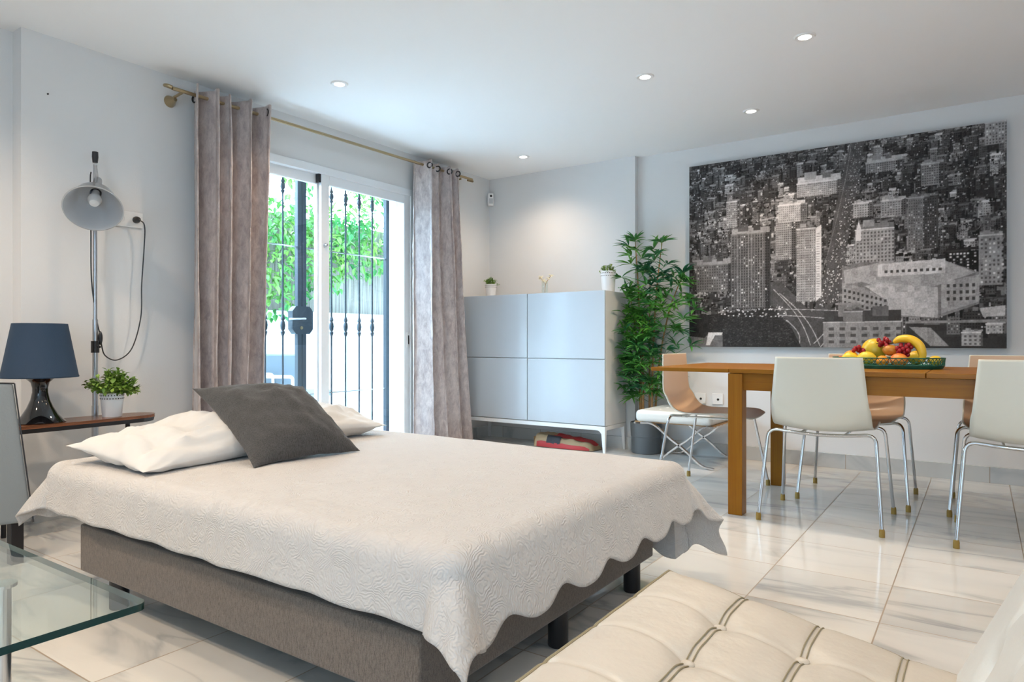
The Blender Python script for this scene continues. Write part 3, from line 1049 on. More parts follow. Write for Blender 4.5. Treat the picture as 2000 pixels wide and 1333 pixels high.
    # soft 3x3 blur as of an enlarged print
    p = np.pad(im, 1, mode='edge')
    im2 = (p[:-2, 1:-1] + p[2:, 1:-1] + p[1:-1, :-2] + p[1:-1, 2:] + 3 * p[1:-1, 1:-1]) / 7
    return np.clip(im2 ** 1.15 * 1.15, 0.006, .7)


def build_canvas():
    o = thing('canvas_picture', 'large black and white canvas print of a city seen from above', 'picture', (2.935, .035, 1.548))
    MB().box(-1.005, 1.005, -.022, .022, -.703, .703).build('stretcher', M['canvas_edge'], o, smooth=False)
    im = city_canvas()
    Hp, Wp = im.shape
    xs = np.linspace(-1.0045, 1.0045, Wp); zs = np.linspace(.7025, -.7025, Hp)
    X, Z = np.meshgrid(xs, zs)
    co_ = np.stack([X, np.full_like(X, -.0228), Z], -1).reshape(-1, 3).astype(np.float32)
    me = bpy.data.meshes.new('city_print')
    idx = np.arange(Hp * Wp).reshape(Hp, Wp)
    q = np.stack([idx[1:, :-1], idx[1:, 1:], idx[:-1, 1:], idx[:-1, :-1]], -1).reshape(-1, 4).astype(np.int32)
    me.vertices.add(len(co_)); me.vertices.foreach_set('co', co_.ravel())
    me.loops.add(q.size); me.loops.foreach_set('vertex_index', q.ravel())
    me.polygons.add(len(q)); me.polygons.foreach_set('loop_start', (np.arange(len(q)) * 4).astype(np.int32))
    me.update(calc_edges=True)
    at = me.color_attributes.new('ink', 'FLOAT_COLOR', 'POINT')
    g = im.reshape(-1)
    rgba = np.stack([g * 1.02, g * .99, g * 1.0, np.ones_like(g)], -1).astype(np.float32)
    at.data.foreach_set('color', rgba.ravel())
    N = NT('canvas_print_ink')
    a = N.n('ShaderNodeAttribute', {'attribute_name': 'ink'})
    N.link(a.outputs['Color'], N.b.inputs['Base Color'])
    N.b.inputs['Roughness'].default_value = .75
    N.b.inputs['Specular IOR Level'].default_value = .15
    me.materials.append(N.m)
    p = bpy.data.objects.new('city_print', me)
    COL.objects.link(p); p.parent = o


build_canvas()

# ------------------------------------------------------------------ wall fittings
sk = thing('wall_socket', 'white double wall socket with a black plug, left of the curtain', 'socket', (0, -3.30, 1.55))
MB().box(0, .010, -.085, .075, -.042, .042).build('plate', M['plastic_white'], sk, bevel=.003)
for y in (-.04, .035):
    MB().lathe([(.020, .0105), (.018, .0115), (.017, .004), (0, .004)], 24, c=(0, y, 0), M=Matrix.Rotation(R(90), 3, 'Y')).build('outlet', M['plastic_white'], sk)

for (x, lab) in ((2.14, 'white wall socket under the city picture, right one of the pair'), (2.005, 'white wall socket under the city picture, partly behind the end chair')):
    s = thing('wall_socket', lab, 'socket', (x, .06, .443), group='sockets low on the back wall')
    MB().box(-.042, .042, -.010, 0, -.042, .042).build('plate', M['plastic_white'], s, bevel=.003)
    MB().lathe([(0, 0), (.009, 0), (.009, .003), (0, .003)], 16, c=(.004, -.010, -.003), M=Matrix.Rotation(R(90), 3, 'X')).build('outlet', M['plastic_black'], s)

ms = thing('motion_sensor', 'white motion sensor mounted high in the room corner', 'sensor', (.035, -.035, 2.205))
Mx = Matrix.Rotation(R(45), 3, 'Z').to_4x4()
MB().box(-.028, .028, -.045, -.002, -.058, .058, M=Mx).build('housing', M['plastic_white'], ms, bevel=.01)
MB().lathe([(0, .001), (.011, .001), (.011, 0)], 16, c=Mx @ Vector((0, -.045, .03)), M=Matrix.Rotation(R(45), 3, 'Z') @ Matrix.Rotation(R(90), 3, 'X')).build('sensor_eye', M['plastic_black'], ms)
MB().box(-.018, .018, -.0465, -.045, -.04, .008, M=Mx).build('lens', M['alu_in'], ms, bevel=.002)

nl = MB().lathe([(0, 0), (.004, 0), (.004, .006), (0, .007)], 10, M=Matrix.Rotation(R(90), 3, 'Y')).build('wall_nail', M['darkmetal'])
nl.location = (0, -3.687, 2.114)
tag(nl, 'tiny dark nail high on the wall above the lamps', 'nail')

# ------------------------------------------------------------------ dining table
TX0, TX1, TY0, TY1 = 2.318, 4.75, -1.655, -.705
tb = thing('dining_table', 'oak extending dining table with square legs and a pull-out leaf', 'table', (3.5, -1.18, 0))
to = (3.5, -1.18, 0)
MB().box(2.745, 3.607, TY0, TY1, .726, .748).box(3.611, 4.75, TY0, TY1, .726, .748).build('table_top', M['oak'], tb, off=to, bevel=.002, smooth=False)
MB().box(TX0, 2.742, TY0, TY1, .727, .747).build('extension_leaf', M['oak'], tb, off=to, bevel=.002, smooth=False)
for (xa, xb, ya, yb) in ((2.80, 4.67, -1.625, -1.60), (2.80, 4.67, -.76, -.735), (2.775, 2.80, -1.59, -.77), (4.68, 4.705, -1.59, -.77)):
    MB().box(xa, xb, ya, yb, .638, .724).build('apron', M['oak'], tb, off=to, bevel=.001, smooth=False)
for x in (2.737, 4.67):
    for y in (-1.65, -.79):
        MB().box(x, x + .072, y, y + .08, 0, .724).build('leg', M['oak_leg'], tb, off=to, bevel=.003, smooth=False)

# ------------------------------------------------------------------ dining chairs


def shell_pt(s, t, off):
    """s in -1..1 across, t in 0..1 from the top of the back to the front of the seat"""
    prof = [(-.262, .812), (-.258, .71), (-.252, .61), (-.246, .53), (-.228, .478), (-.17, .456), (-.08, .450), (.04, .453), (.14, .459), (.21, .457), (.255, .440)]
    wid = [.193, .203, .212, .218, .222, .224, .225, .224, .221, .215, .195]
    n = len(prof) - 1
    q = t * n; i = min(int(q), n - 1); f = q - i

    def cr(a, b, c, d, t_): return .5 * (2 * b + (c - a) * t_ + (2 * a - 5 * b + 4 * c - d) * t_ * t_ + (3 * b - a - 3 * c + d) * t_ ** 3)
    g = lambda arr, k: arr[max(0, min(n, k))]
    y = cr(g(prof, i - 1)[0], g(prof, i)[0], g(prof, i + 1)[0], g(prof, i + 2)[0], f)
    z = cr(g(prof, i - 1)[1], g(prof, i)[1], g(prof, i + 1)[1], g(prof, i + 2)[1], f)
    w_ = cr(g(wid, i - 1), g(wid, i), g(wid, i + 1), g(wid, i + 2), f)
    e = 1e-2
    back = max(0, 1 - t / .42)           # 1 at top of back
    bend = math.exp(-((t - .38) / .12) ** 2)
    a = abs(s) ** 2.2
    y += a * (.020 * min(1, back * 1.5) + .030 * bend)
    z += a * (.050 * bend + .016 * (1 - back))
    return Vector((s * w_, y, z)) + off


def make_chair(label):
    o = thing('dining_chair', label, 'chair', (0, 0, 0), 0, 'white shell dining chairs around the table')
    out = MB().grid(lambda u, v: shell_pt(u * 2 - 1, v, Vector((0, 0, 0))), 24, 60)
    out.build('shell', M['shell_white'], o, solid=.007, soff=0)

    def lin(u, v):
        s, t = (u * 2 - 1) * .975, .006 + v * .985
        p = shell_pt(s, t, Vector((0, 0, 0)))
        a = shell_pt(s, min(1, t + .01), Vector((0, 0, 0))) - shell_pt(s, max(0, t - .01), Vector((0, 0, 0)))
        b = shell_pt(min(1, s + .02), t, Vector((0, 0, 0))) - shell_pt(max(-1, s - .02), t, Vector((0, 0, 0)))
        return p + b.cross(-a).normalized() * -.0  # replaced below
    def lin2(u, v):
        s, t = (u * 2 - 1) * .972, .007 + v * .984
        p = shell_pt(s, t, Vector((0, 0, 0)))
        a = shell_pt(s, min(1, t + .01), Vector()) - shell_pt(s, max(0, t - .01), Vector())
        b = Vector((1, 0, 0))
        n = b.cross(a).normalized()      # up / forward side
        return p + n * .0048
    tag(MB().grid(lin2, 24, 60).build('seat_lining', M['shell_tan'], o), 'sand coloured inner face of the shell')
    # frame under the seat: two side arches joined across
    zf = .448
    for sy, yf, yt in ((-1, -.252, -.165), (1, .252, .150)):
        path = fillet_path([(-.272, yf, .022), (-.240, yt * 1.12, zf + .006), (-.13, yt, zf - .010), (0, yt, zf - .017), (.13, yt, zf - .010), (.240, yt * 1.12, zf + .006), (.272, yf, .022)], .05, 7)
        P_ = path
        MB().tube(P_, .0082, 10).build('leg_frame', M['chrome'], o)
    for sx in (-.10, .10): MB().tube([(sx, -.165, zf - .014), (sx, .15, zf - .014)], .0065, 8).build('seat_support', M['chrome'], o)
    for sx in (-1, 1):
        for yf in (-.252, .252):
            MB().lathe([(0, 0), (.0125, 0), (.0125, .026), (.010, .036), (0, .036)], 14, c=(sx * .272, yf, 0)).build('foot_cap', M['foot_cap'], o)
    return o


ch = make_chair('white shell dining chair seen from behind at the middle of the near table side')
ch.location = (3.168, -1.42, 0)
for (x, y, rz, lab) in ((3.99, -1.42, R(1), 'white shell dining chair seen from behind, cut by the right edge of the photo'),
                        (3.226, -.826, PI, 'shell dining chair facing the camera on the far table side, behind the middle chair'),
                        (3.95, -.82, PI, 'shell dining chair facing the camera on the far table side, behind the rightmost chair'),
                        (2.475, -1.08, R(-90), 'shell dining chair in profile at the left end of the table beneath the pull-out leaf')):
    c = copy_tree(ch); c.location = (x, y, 0); c.rotation_euler = (0, 0, rz); c['label'] = lab

# ------------------------------------------------------------------ fruit tray and fruit
BX, BY, BZ = 3.405, -1.12, .748
tr = thing('fruit_tray', 'green pierced tin tray holding fruit on the dining table', 'tray', (BX, BY, BZ))
ty = .55
TA, TB = .255, .15
MB().lathe([(0, .004), (TA - .012, .004), (TA - .004, .010), (TA, .018), (TA + .0015, .018), (TA - .003, .008), (TA - .012, 0), (0, 0)], 60, sy=TB / TA).build('tray_base', M['green_tin'], tr)
rim = MB()
for k in range(60):
    a0, a1 = 2 * PI * k / 60, 2 * PI * (k + 1) / 60
    for s_ in (1, -1):
        aa, bb = (a0, a1) if s_ > 0 else (a1, a0)
        rim.tube([(TA * math.cos(aa), TB * math.sin(aa), .018), ((TA + .003) * math.cos(bb), (TB + .003) * math.sin(bb), .054)], .0017, 5)
for z, dr, rr in ((.018, 0, .0028), (.036, .0015, .0014), (.055, .003, .0034)):
    rim.tube([((TA + dr) * math.cos(2 * PI * k / 60), (TB + dr) * math.sin(2 * PI * k / 60), z) for k in range(60)], rr, 6, closed=True)
rim.build('lattice_rim', M['green_tin'], tr)


def fm(name, a, b, sc=6, rough=.35): return mat(name, a, rough, var=(sc, b), bump=(60, .15))


FM = {'lemon': fm('lemon_peel', (.85, .55, .02), (.80, .62, .05)), 'orange': fm('orange_peel', (.85, .28, .01), (.90, .36, .02)),
      'mango': fm('mango_skin', (.80, .44, .015), (.62, .50, .04)), 'peach': fm('peach_skin', (.75, .10, .03), (.85, .34, .05), 14),
      'grape': mat('red_grape_skin', (.32, .012, .02), .2), 'banana': fm('banana_peel', (.85, .52, .02), (.88, .60, .06), 5),
      'stem': mat('fruit_stem', (.10, .07, .02), .8), 'pear': fm('bronze_pear_skin', (.42, .16, .02), (.55, .24, .03), 14)}


def fruit(name, label, cat, key, x, y, z, r, sc=(1, 1, 1), rot=(0, 0, 0), group=None):
    o = thing(name, label, cat, (BX + x, BY + y, BZ + z), group=group)
    mr = Matrix.Rotation(rot[2], 3, 'Z') @ Matrix.Rotation(rot[1], 3, 'Y') @ Matrix.Rotation(rot[0], 3, 'X')
    m = MB().sphere((0, 0, 0), r, 24, 16, sc, mr)
    if key == 'lemon':
        v2 = []
        for p in m.v:
            q = mr.inverted() @ Vector(p)
            t = q.x / (r * sc[0])
            if abs(t) > .85: q.x += math.copysign((abs(t) - .85) * r * .9, t)
            v2.append(tuple(mr @ q))
        m.v = v2
    m.build('fruit_body', FM[key], o)
    e = mr @ Vector((0, 0, r * sc[2]))
    if key == 'lemon': e = mr @ Vector((r * sc[0] * 1.12, 0, 0))
    MB().tube([e * .97, e * 1.07], .0022, 6).build('stem', FM['stem'], o)
    return o


fruit('lemon', 'yellow lemon at the left rim of the tray, in front', 'lemon', 'lemon', -.165, -.065, .052, .030, (1.3, 1, 1), (0, 0, .3), 'lemons in the tray')
fruit('lemon', 'yellow lemon right of the front left one, below the red grapes', 'lemon', 'lemon', -.085, -.085, .054, .034, (1.25, 1, 1), (0, 0, -.1), 'lemons in the tray')
fruit('lemon', 'yellow lemon at the far right end of the tray', 'lemon', 'lemon', .215, -.01, .042, .026, (1.2, 1, 1), (0, 0, .2), 'lemons in the tray')
fruit('orange', 'orange on the left of the pile behind the lemons', 'orange', 'orange', -.175, .02, .055, .036, group='oranges in the tray')
fruit('orange', 'orange low in the front centre of the tray, half sunk behind the rim', 'orange', 'orange', -.012, -.09, .038, .030, group='oranges in the tray')
fruit('peach', 'red peach in the front of the tray, right of the centre orange', 'peach', 'peach', .062, -.085, .045, .037, (1.1, 1, .95), group='peaches in the tray')
fruit('peach', 'red peach at the left end of the tray by the rim', 'peach', 'peach', -.215, -.025, .036, .025, group='peaches in the tray')
fruit('mango', 'large yellow mango standing at the back left of the pile', 'mango', 'mango', -.065, .045, .095, .058, (1.05, .9, 1.05), (0, .4, .2))
fruit('pear', 'bronze skinned pear resting on the middle of the pile', 'pear', 'pear', .02, -.04, .094, .030, (1.25, 1, .95), (0, .1, .2))
fruit('mango', 'small green and yellow mango beneath the banana on the right', 'mango', 'mango', .13, .04, .056, .040, (1.1, .9, .9), (0, 0, .2))

ban = thing('banana', 'curved yellow banana arching over the right of the fruit pile', 'banana', (BX + .11, BY - .045, BZ + .08))
bpts = smooth_path([(-.075, .01, .055), (-.045, .0, .072), (.0, -.005, .070), (.038, -.01, .040), (.052, -.012, -.005), (.046, -.012, -.045)], 6)
nb = len(bpts)
MB().tube(bpts, [.006 + .017 * math.sin(PI * min(1, max(0, (i / (nb - 1)) * .98 + .01))) ** .55 for i in range(nb)], 10).build('peel', FM['banana'], ban)
MB().tube([bpts[0], Vector(bpts[0]) + Vector((-.02, .004, -.006))], [.006, .0045], 8).build('stalk', FM['stem'], ban)


def grapes(label, x, y, z, n, seed, rad):
    o = thing('grape_bunch', label, 'grapes', (BX + x, BY + y, BZ + z), group='red grape bunches in the tray')
    r_ = random.Random(seed); pts = []
    tries = 0
    while len(pts) < n and tries < 4000:
        tries += 1
        p = Vector((r_.uniform(-1, 1) * rad[0], r_.uniform(-1, 1) * rad[1], r_.uniform(-1, 1) * rad[2]))
        if (p.x / rad[0]) ** 2 + (p.y / rad[1]) ** 2 + (p.z / rad[2]) ** 2 > 1: continue
        if all((p - q).length > .0165 for q in pts): pts.append(p)
    for p in pts:
        MB().sphere(p, .0105, 12, 8, (1, 1, 1.15)).build('grape', FM['grape'], o)
    MB().tube([(-rad[0], 0, 0), (0, 0, 0), (rad[0] * .8, 0, rad[2] * .4)], .0018, 5).build('stalk', FM['stem'], o)


grapes('bunch of red grapes on top of the pile between mango and banana', -.012, -.02, .128, 16, 3, (.036, .03, .030))
grapes('bunch of red grapes hanging inside the curve of the banana', .082, -.062, .098, 18, 5, (.034, .025, .036))
grapes('small bunch of red grapes above the two front lemons', -.128, -.03, .096, 10, 8, (.030, .025, .018))

# ------------------------------------------------------------------ stool with crossed chrome legs
stl = thing('crossed_leg_stool', 'low stool with white leather cushion and crossed chrome legs beside the bamboo', 'stool', (2.0, -.26, 0))


def pillow_grid(hx, hy, th, p=2.6, q=.5, wob=.0, seed=0, droop=None):
    """closed puffy cushion, thickness fading to a seam"""
    def side(sgn):
        def f(u, v):
            a, b = u * 2 - 1, v * 2 - 1
            # soften sampling towards the edges
            a, b = math.sin(a * PI / 2), math.sin(b * PI / 2)
            pin = 1 - .07 * (1 - abs(b) ** 2) * abs(a) ** 4
            pin2 = 1 - .07 * (1 - abs(a) ** 2) * abs(b) ** 4
            x, y = a * hx * pin, b * hy * pin2
            t = ((1 - abs(a) ** p) * (1 - abs(b) ** p))
            t = max(0, t) ** q
            z = sgn * th * t
            if wob: z += wob * t * fbm(a * 2.2 + seed, b * 2.2, seed, 3) + .20 * wob * t ** .4 * fbm(a * 9 + b * 3, b * 4, seed + 3, 2)
            return Vector((x, y, z))
        return f
    return side(1), side(-1)


def puffy(name, m, parent, hx, hy, th, Mx, n=40, **kw):
    up, dn = pillow_grid(hx, hy, th, **kw)
    mb = MB()
    mb.grid(lambda u, v: Mx @ up(u, v), n, n)
    mb.grid(lambda u, v: Mx @ dn(1 - u, v), n, n)
    o = mb.build(name, m, parent)
    bm = bmesh.new(); bm.from_mesh(o.data)
    bmesh.ops.remove_doubles(bm, verts=bm.verts, dist=1e-5)
    bmesh.ops.recalc_face_normals(bm, faces=bm.faces)
    bm.to_mesh(o.data); bm.free()
    return o


cu = MB().box(-.285, .285, -.27, .27, .300, .385)
cu.build('cushion', M['white_leather'], stl, bevel=.03, seg=5)
tf = MB()
for i in range(-1, 2):
    for j in range(-1, 2): tf.sphere((i * .14, j * .135, .386), .012, 12, 6, (1, 1, .4))
tf.build('button', M['white_leather'], stl)
for y in (-.262, .262):
    for s in (-1, 1):
        pts = [(-s * .27 + .03, y, .293), (-s * .18 + .04, y, .285), (-s * .06 + .05, y, .19), (.05, y, .15), (s * .06 + .05, y, .105), (s * .16 + .05, y, .025), (s * .25 + .05, y, .006)]
        m = MB()
        P_ = smooth_path(pts, 6)
        vs = []
        for i, p in enumerate(P_):
            t_ = (P_[min(i + 1, len(P_) - 1)] - P_[max(i - 1, 0)]).normalized()
            nrm = Vector((-t_.z, 0, t_.x))
            for (dy, dn_) in ((-.014, -.0055), (.014, -.0055), (.014, .0055), (-.014, .0055)):
                vs.append(p + Vector((0, dy + (.0 if s > 0 else .0), 0)) + nrm * dn_)
        fs = [(i * 4 + k, i * 4 + (k + 1) % 4, (i + 1) * 4 + (k + 1) % 4, (i + 1) * 4 + k) for i in range(len(P_) - 1) for k in range(4)]
        fs += [(0, 3, 2, 1), tuple((len(P_) - 1) * 4 + k for k in range(4))]
        m.add(vs, fs).build('leg', M['chrome'], stl)
for x in (-.29, .29):
    MB().box(x - .006, x + .006, -.262, .262, .284, .296).build('seat_rail', M['chrome'], stl)
for k in range(7):
    y = -.225 + .075 * k
    MB().box(-.298, .298, y - .018, y + .018, .294, .300).build('strap', M['strap'], stl)

# ------------------------------------------------------------------ bed
bed = thing('bed', 'low double bed with brown grey upholstered base and cylindrical black legs', 'bed', (2.0, -3.42, 0))
bo = (2.0, -3.42, 0)
BX0, BX1, BY0, BY1 = 1.262, 2.822, -4.08, -2.82
MTOP = .445
bb = MB().box(BX0, BX1, BY0, BY1, .103, .262)
bb.build('bed_base', M['bedbase'], bed, off=bo, bevel=.006, seg=2)
mt = MB().box(BX0 - .16, 2.885, BY0 + .012, BY1 - .005, .264, MTOP)
mt.build('mattress', M['mattress'], bed, off=bo, bevel=.035, seg=4)
for (x, y) in ((2.79, -3.448), (2.785, -2.925), (1.44, -4.035), (1.44, -2.89), (2.79, -4.02), (2.1, -3.42), (1.44, -3.45)):
    l = MB().lathe([(0, 0), (.028, 0), (.030, .003), (.030, .103), (0, .103)], 24, c=(x, y, 0))
    l.build('leg', M['plastic_black'], bed, off=bo)

cv = thing('coverlet', 'white quilted coverlet with scalloped hem spread over the bed', 'bedspread', (2.0, -3.42, .4))


def coverlet():
    x0, x1, y0, y1 = BX0 - .155, 2.888, BY0 + .02, BY1 - .01
    r = .05
    top = MTOP + .010
    HL, HR, HN, HF = .24, .225, .188, .40      # hang at head, foot, near, far
    NU, NV = 230, 200
    ex0, ex1, ey0, ey1 = x0 - HL, x1 + HR, y0 - HN, y1 + HF
    uvs = []
    vs = []

    def hang(d, flare):
        """distance d beyond the top edge -> (outward, down)"""
        arc = r * PI / 2
        if d <= 0: return 0, 0
        if d < arc:
            a = d / r
            return r * math.sin(a), r * (1 - math.cos(a))
        e = d - arc
        return r + e * flare, r + e * math.sqrt(1 - flare * flare)
    for j in range(NV + 1):
        for i in range(NU + 1):
            a = ex0 + (ex1 - ex0) * i / NU
            b = ey0 + (ey1 - ey0) * j / NV
            # scalloped hem: pull the outermost cloth in
            sx = (a - x0) if a < x0 else max(0, a - x1)
            sc_x = .5 + .5 * math.cos(2 * PI * (b - .155) / .235)
            sc_y = .5 + .5 * math.cos(2 * PI * (a - .058) / .235)
            if a > x1: a = x1 + (a - x1) * (1 - .15 * (1 - sc_x) ** 1.5)
            if a < x0: a = x0 + (a - x0) * (1 - .12 * (1 - sc_x) ** 1.5)
            if b < y0: b = y0 + (b - y0) * (1 - .03 * (1 - sc_y))
            if b > y1: b = y1 + (b - y1) * (1 - .10 * (1 - sc_y) ** 1.5)
            cx, cy = min(max(a, x0), x1), min(max(b, y0), y1)
            dx, dy = a - cx, b - cy
            d = math.hypot(dx, dy)
            if d < 1e-9:
                z = top + .0035 * fbm(a * 3, b * 3, 1) + .0012 * fbm(a * 14, b * 14, 4)
                # sink a little towards the edges
                p = Vector((a, b, z))
            else:
                th = math.atan2(dy, dx)
                corner = min(abs(dx), abs(dy)) / d * 1.414
                flare = .10 + .42 * corner ** 1.2
                if dx > 0: flare += .16
                if dx < 0: flare += .10
                # folds
                s_ = (b if abs(dx) > abs(dy) else a)
                fold = .5 * mnoise.noise(Vector((s_ * 5, 0, 3 + th))) + (.8 * math.sin(th * 8) if corner > .2 else 0) * corner
                o_, dn = hang(d, min(.8, flare))
                dd = max(0, d - .08)
                o_ += .10 * dd * fold
                z0 = top + .0035 * fbm(cx * 3, cy * 3, 1)
                p = Vector((cx + dx / d * o_, cy + dy / d * o_, z0 - dn))
                w_ = .010 * dd / .2 * mnoise.noise(Vector((a * 9, b * 9, 2)))
                p.x += w_ * (dx / d); p.y += w_ * (dy / d)
            vs.append(p)
            uvs.append((a, b))
    m = MB()
    m.add(vs, [(j * (NU + 1) + i, j * (NU + 1) + i + 1, (j + 1) * (NU + 1) + i + 1, (j + 1) * (NU + 1) + i) for j in range(NV) for i in range(NU)])
    o = m.build('quilted_cloth', M['quilt'], cv, off=(2.0, -3.42, .4), solid=.006, soff=1)
    uv = o.data.uv_layers.new(name='cloth')
    vi = np.zeros(len(o.data.loops), np.int32); o.data.loops.foreach_get('vertex_index', vi)
    U = np.array(uvs, np.float32)
    uv.data.foreach_set('uv', U[vi].ravel())


coverlet()


def place_rows(center, ex, ey):
    ex = ex.normalized(); ey = (ey - ex * ey.dot(ex)).normalized(); ez = ex.cross(ey)
    return Matrix(((ex.x, ey.x, ez.x, center.x), (ex.y, ey.y, ez.y, center.y), (ex.z, ey.z, ez.z, center.z), (0, 0, 0, 1)))


ZT = MTOP + .02


def bed_pillow(label, c, ex, ey, hx, hy, th, seed):
    o = thing('bed_pillow', label, 'pillow', c, group='white pillows on the bed')
    mx = place_rows(Vector((0, 0, 0)), Vector(ex), Vector(ey))
    pc_ = puffy('pillowcase', M['sheet'], o, hx, hy, th, mx, 48, p=2.2, q=.62, wob=.040, seed=seed)
    for v_ in pc_.data.vertices:      # the underside rests flat on the coverlet
        v_.co.z = max(v_.co.z, MTOP + .0215 - c[2] + .02 * max(0, (MTOP + .02 - c[2]) - v_.co.z))
    return o


bed_pillow('white bed pillow on the left, its pointed corner over the near bed edge', (1.40, -3.765, ZT + .052), (1, .06, -.10), (-.06, 1, .05), .235, .315, .078, 2)
bed_pillow('white bed pillow at the far side, mostly hidden by the charcoal cushion', (1.31, -3.19, ZT + .066), (1, -.12, -.10), (.12, 1, -.02), .225, .30, .075, 7)

cs = thing('throw_cushion', 'square charcoal cushion leaning on the white bed pillows', 'cushion', (1.55, -3.50, .58))
TL, TR_, BR_, BL = Vector((1.235, -3.66, .702)), Vector((1.565, -3.385, .708)), Vector((1.83, -3.325, .464)), Vector((1.80, -3.775, .464))


def cushion_quad():
    mb = MB()
    n = 44
    nrm = ((BR_ - BL).cross(TL - BL)).normalized()
    if nrm.z < 0: nrm = -nrm

    def f(sgn):
        def g(u, v):
            a, b = math.sin((u * 2 - 1) * PI / 2), math.sin((v * 2 - 1) * PI / 2)
            uu, vv = (a + 1) / 2, (b + 1) / 2
            # pull the sides in between the corners
            uu = .5 + (uu - .5) * (1 - (.11 + .04 * mnoise.noise(Vector((b * 2, a, 1)))) * (1 - b * b) * abs(a) ** 3)
            vv = .5 + (vv - .5) * (1 - (.10 + .05 * mnoise.noise(Vector((a * 2, b, 5)))) * (1 - a * a) * abs(b) ** 3)
            p = (BL * (1 - uu) + BR_ * uu) * (1 - vv) + (TL * (1 - uu) + TR_ * uu) * vv
            t = max(0, (1 - abs(a) ** 2.3) * (1 - abs(b) ** 2.3)) ** .6
            return p + nrm * (sgn * (.088 if sgn > 0 else .045) * t + .014 * t * fbm(a * 2.2, b * 2.2, 3) + .004 * t ** .3 * fbm(a * 8, b * 8, 9)) - Vector((1.55, -3.50, .58))
        return g
    mb.grid(f(1), n, n)
    fd = f(-1)
    mb.grid(lambda u, v: fd(1 - u, v), n, n)
    o = mb.build('cushion_cover', M['cushion'], cs)
    bm = bmesh.new(); bm.from_mesh(o.data)
    bmesh.ops.remove_doubles(bm, verts=bm.verts, dist=1e-5)
    bmesh.ops.recalc_face_normals(bm, faces=bm.faces)
    for v_ in bm.verts: v_.co.z = max(v_.co.z, MTOP + .02 - .58)
    bm.to_mesh(o.data); bm.free()


cushion_quad()

# ------------------------------------------------------------------ bedside shelf table and lamps
st_ = thing('side_table', 'walnut topped half-oval side table with thin dark legs against the wall', 'table', (.25, -3.8, 0))
sto = (.25, -3.8, 0)
TZ = .515


def slab_outline(n=20):
    pts = [(.135, -3.955), (.135, -3.42)]
    for k in range(n + 1):
        a = PI * k / n
        pts.append((.235 - .10 * math.cos(a), -3.42 + .13 * math.sin(a)))
    pts += [(.345, -3.55), (.355, -3.75), (.355, -3.955)]
    return pts


ol = slab_outline()
k = len(ol)
vs = [(x, y, TZ) for x, y in ol] + [(x, y, TZ - .014) for x, y in ol]
fs = [tuple(range(k)), tuple(range(2 * k - 1, k - 1, -1))] + [(i, (i + 1) % k, k + (i + 1) % k, k + i) for i in range(k)]
MB().add(vs, fs).build('table_top', M['walnut'], st_, off=sto, bevel=.002, smooth=False)
vs = [(x, y, TZ - .014) for x, y in ol] + [((x - .25) * .97 + .25, (y + 3.65) * .985 - 3.65, TZ - .034) for x, y in ol]
MB().add(vs, fs).build('underframe', M['darkmetal'], st_, off=sto, smooth=False)
for (x, y) in ((.20, -3.40), (.30, -3.93), (.17, -3.93)):
    MB().tube([(x, y, 0), (x, y, TZ - .03)], .011, 10).build('leg', M['darkmetal'], st_, off=sto)

tl = thing('table_lamp', 'table lamp with navy shade and glossy black waisted foot', 'table lamp', (.250, -3.815, .515))
MB().lathe([(0, 0), (.100, 0), (.102, .004), (.092, .012), (.072, .035), (.052, .07), (.038, .105), (.031, .14), (.031, .160), (.037, .185), (.058, .205), (.088, .215), (0, .217)], 48).build('lamp_base', M['black_gloss'], tl)
MB().lathe([(0, .215), (.018, .215), (.018, .27), (0, .27)], 20).build('bulb_holder', M['plastic_black'], tl)
MB().sphere((0, 0, .31), .035, 16, 10).build('bulb', M['bulb'], tl)
MB().lathe([(.152, .208), (.153, .213), (.1505, .217), (.108, .455), (.106, .455), (.148, .215), (.150, .208)], 56).build('lamp_shade', M['navy'], tl)
sp = MB()
for a in (0, 2 * PI / 3, 4 * PI / 3): sp.tube([(0, 0, .27), (.143 * math.cos(a), .143 * math.sin(a), .235)], .002, 5)
sp.build('shade_ring', M['steel'], tl)

cord = MB().tube(smooth_path([(.10, -3.92, .49), (.06, -3.935, .44), (.10, -3.93, .33), (.12, -3.90, .22), (.08, -3.88, .12), (.05, -3.86, .02)], 8), .003, 6)
co_ = thing('lamp_cord', 'thin brown lamp cord with an inline switch hanging below the side table', 'cord', (.1, -3.92, 0))
cord.build('cable', mat('brown_cable', (.12, .07, .05), .5), co_, off=(.1, -3.92, 0))
MB().sphere((.115, -3.905, .235), .012, 12, 8, (1, 1, 2.6)).build('switch', mat('brown_switch', (.14, .05, .03), .35), co_, off=(.1, -3.92, 0))

pot_plant('potted_plant', 'bushy green plant in a white lace pot on the bedside table', (.25, -3.50, .515), .054, .118, .125, .125, 110, 21, None)

sl = thing('floor_lamp', 'tall silver studio floor lamp with an aluminium bell reflector', 'floor lamp', (.085, -3.505, 0))
slo = (0, 0, 0)
MB().tube([(0, 0, .55), (0, 0, 1.0)], .0125, 14).build('lower_pole', M['steel'], sl)
MB().tube([(0, 0, .95), (0, 0, 1.79)], .0095, 14).build('upper_pole', M['steel'], sl)
MB().tube([(0, 0, .10), (0, 0, .56)], .015, 14).build('centre_column', M['steel'], sl)
for a in (R(-20), R(100), R(-150)):
    ex = (math.cos(a) * .28, math.sin(a) * .28)
    if ex[0] < 0: ex = (-.07, math.copysign(.27, ex[1]))
    MB().tube([(0, 0, .30), (ex[0], ex[1], .012)], .008, 8).tube([(ex[0] * .5, ex[1] * .5, .156), (0, 0, .12)], .005, 6).build('leg', M['steel'], sl)
cl = MB().lathe([(0, -.03), (.019, -.03), (.019, .03), (0, .03)], 16, c=(0, 0, .86))
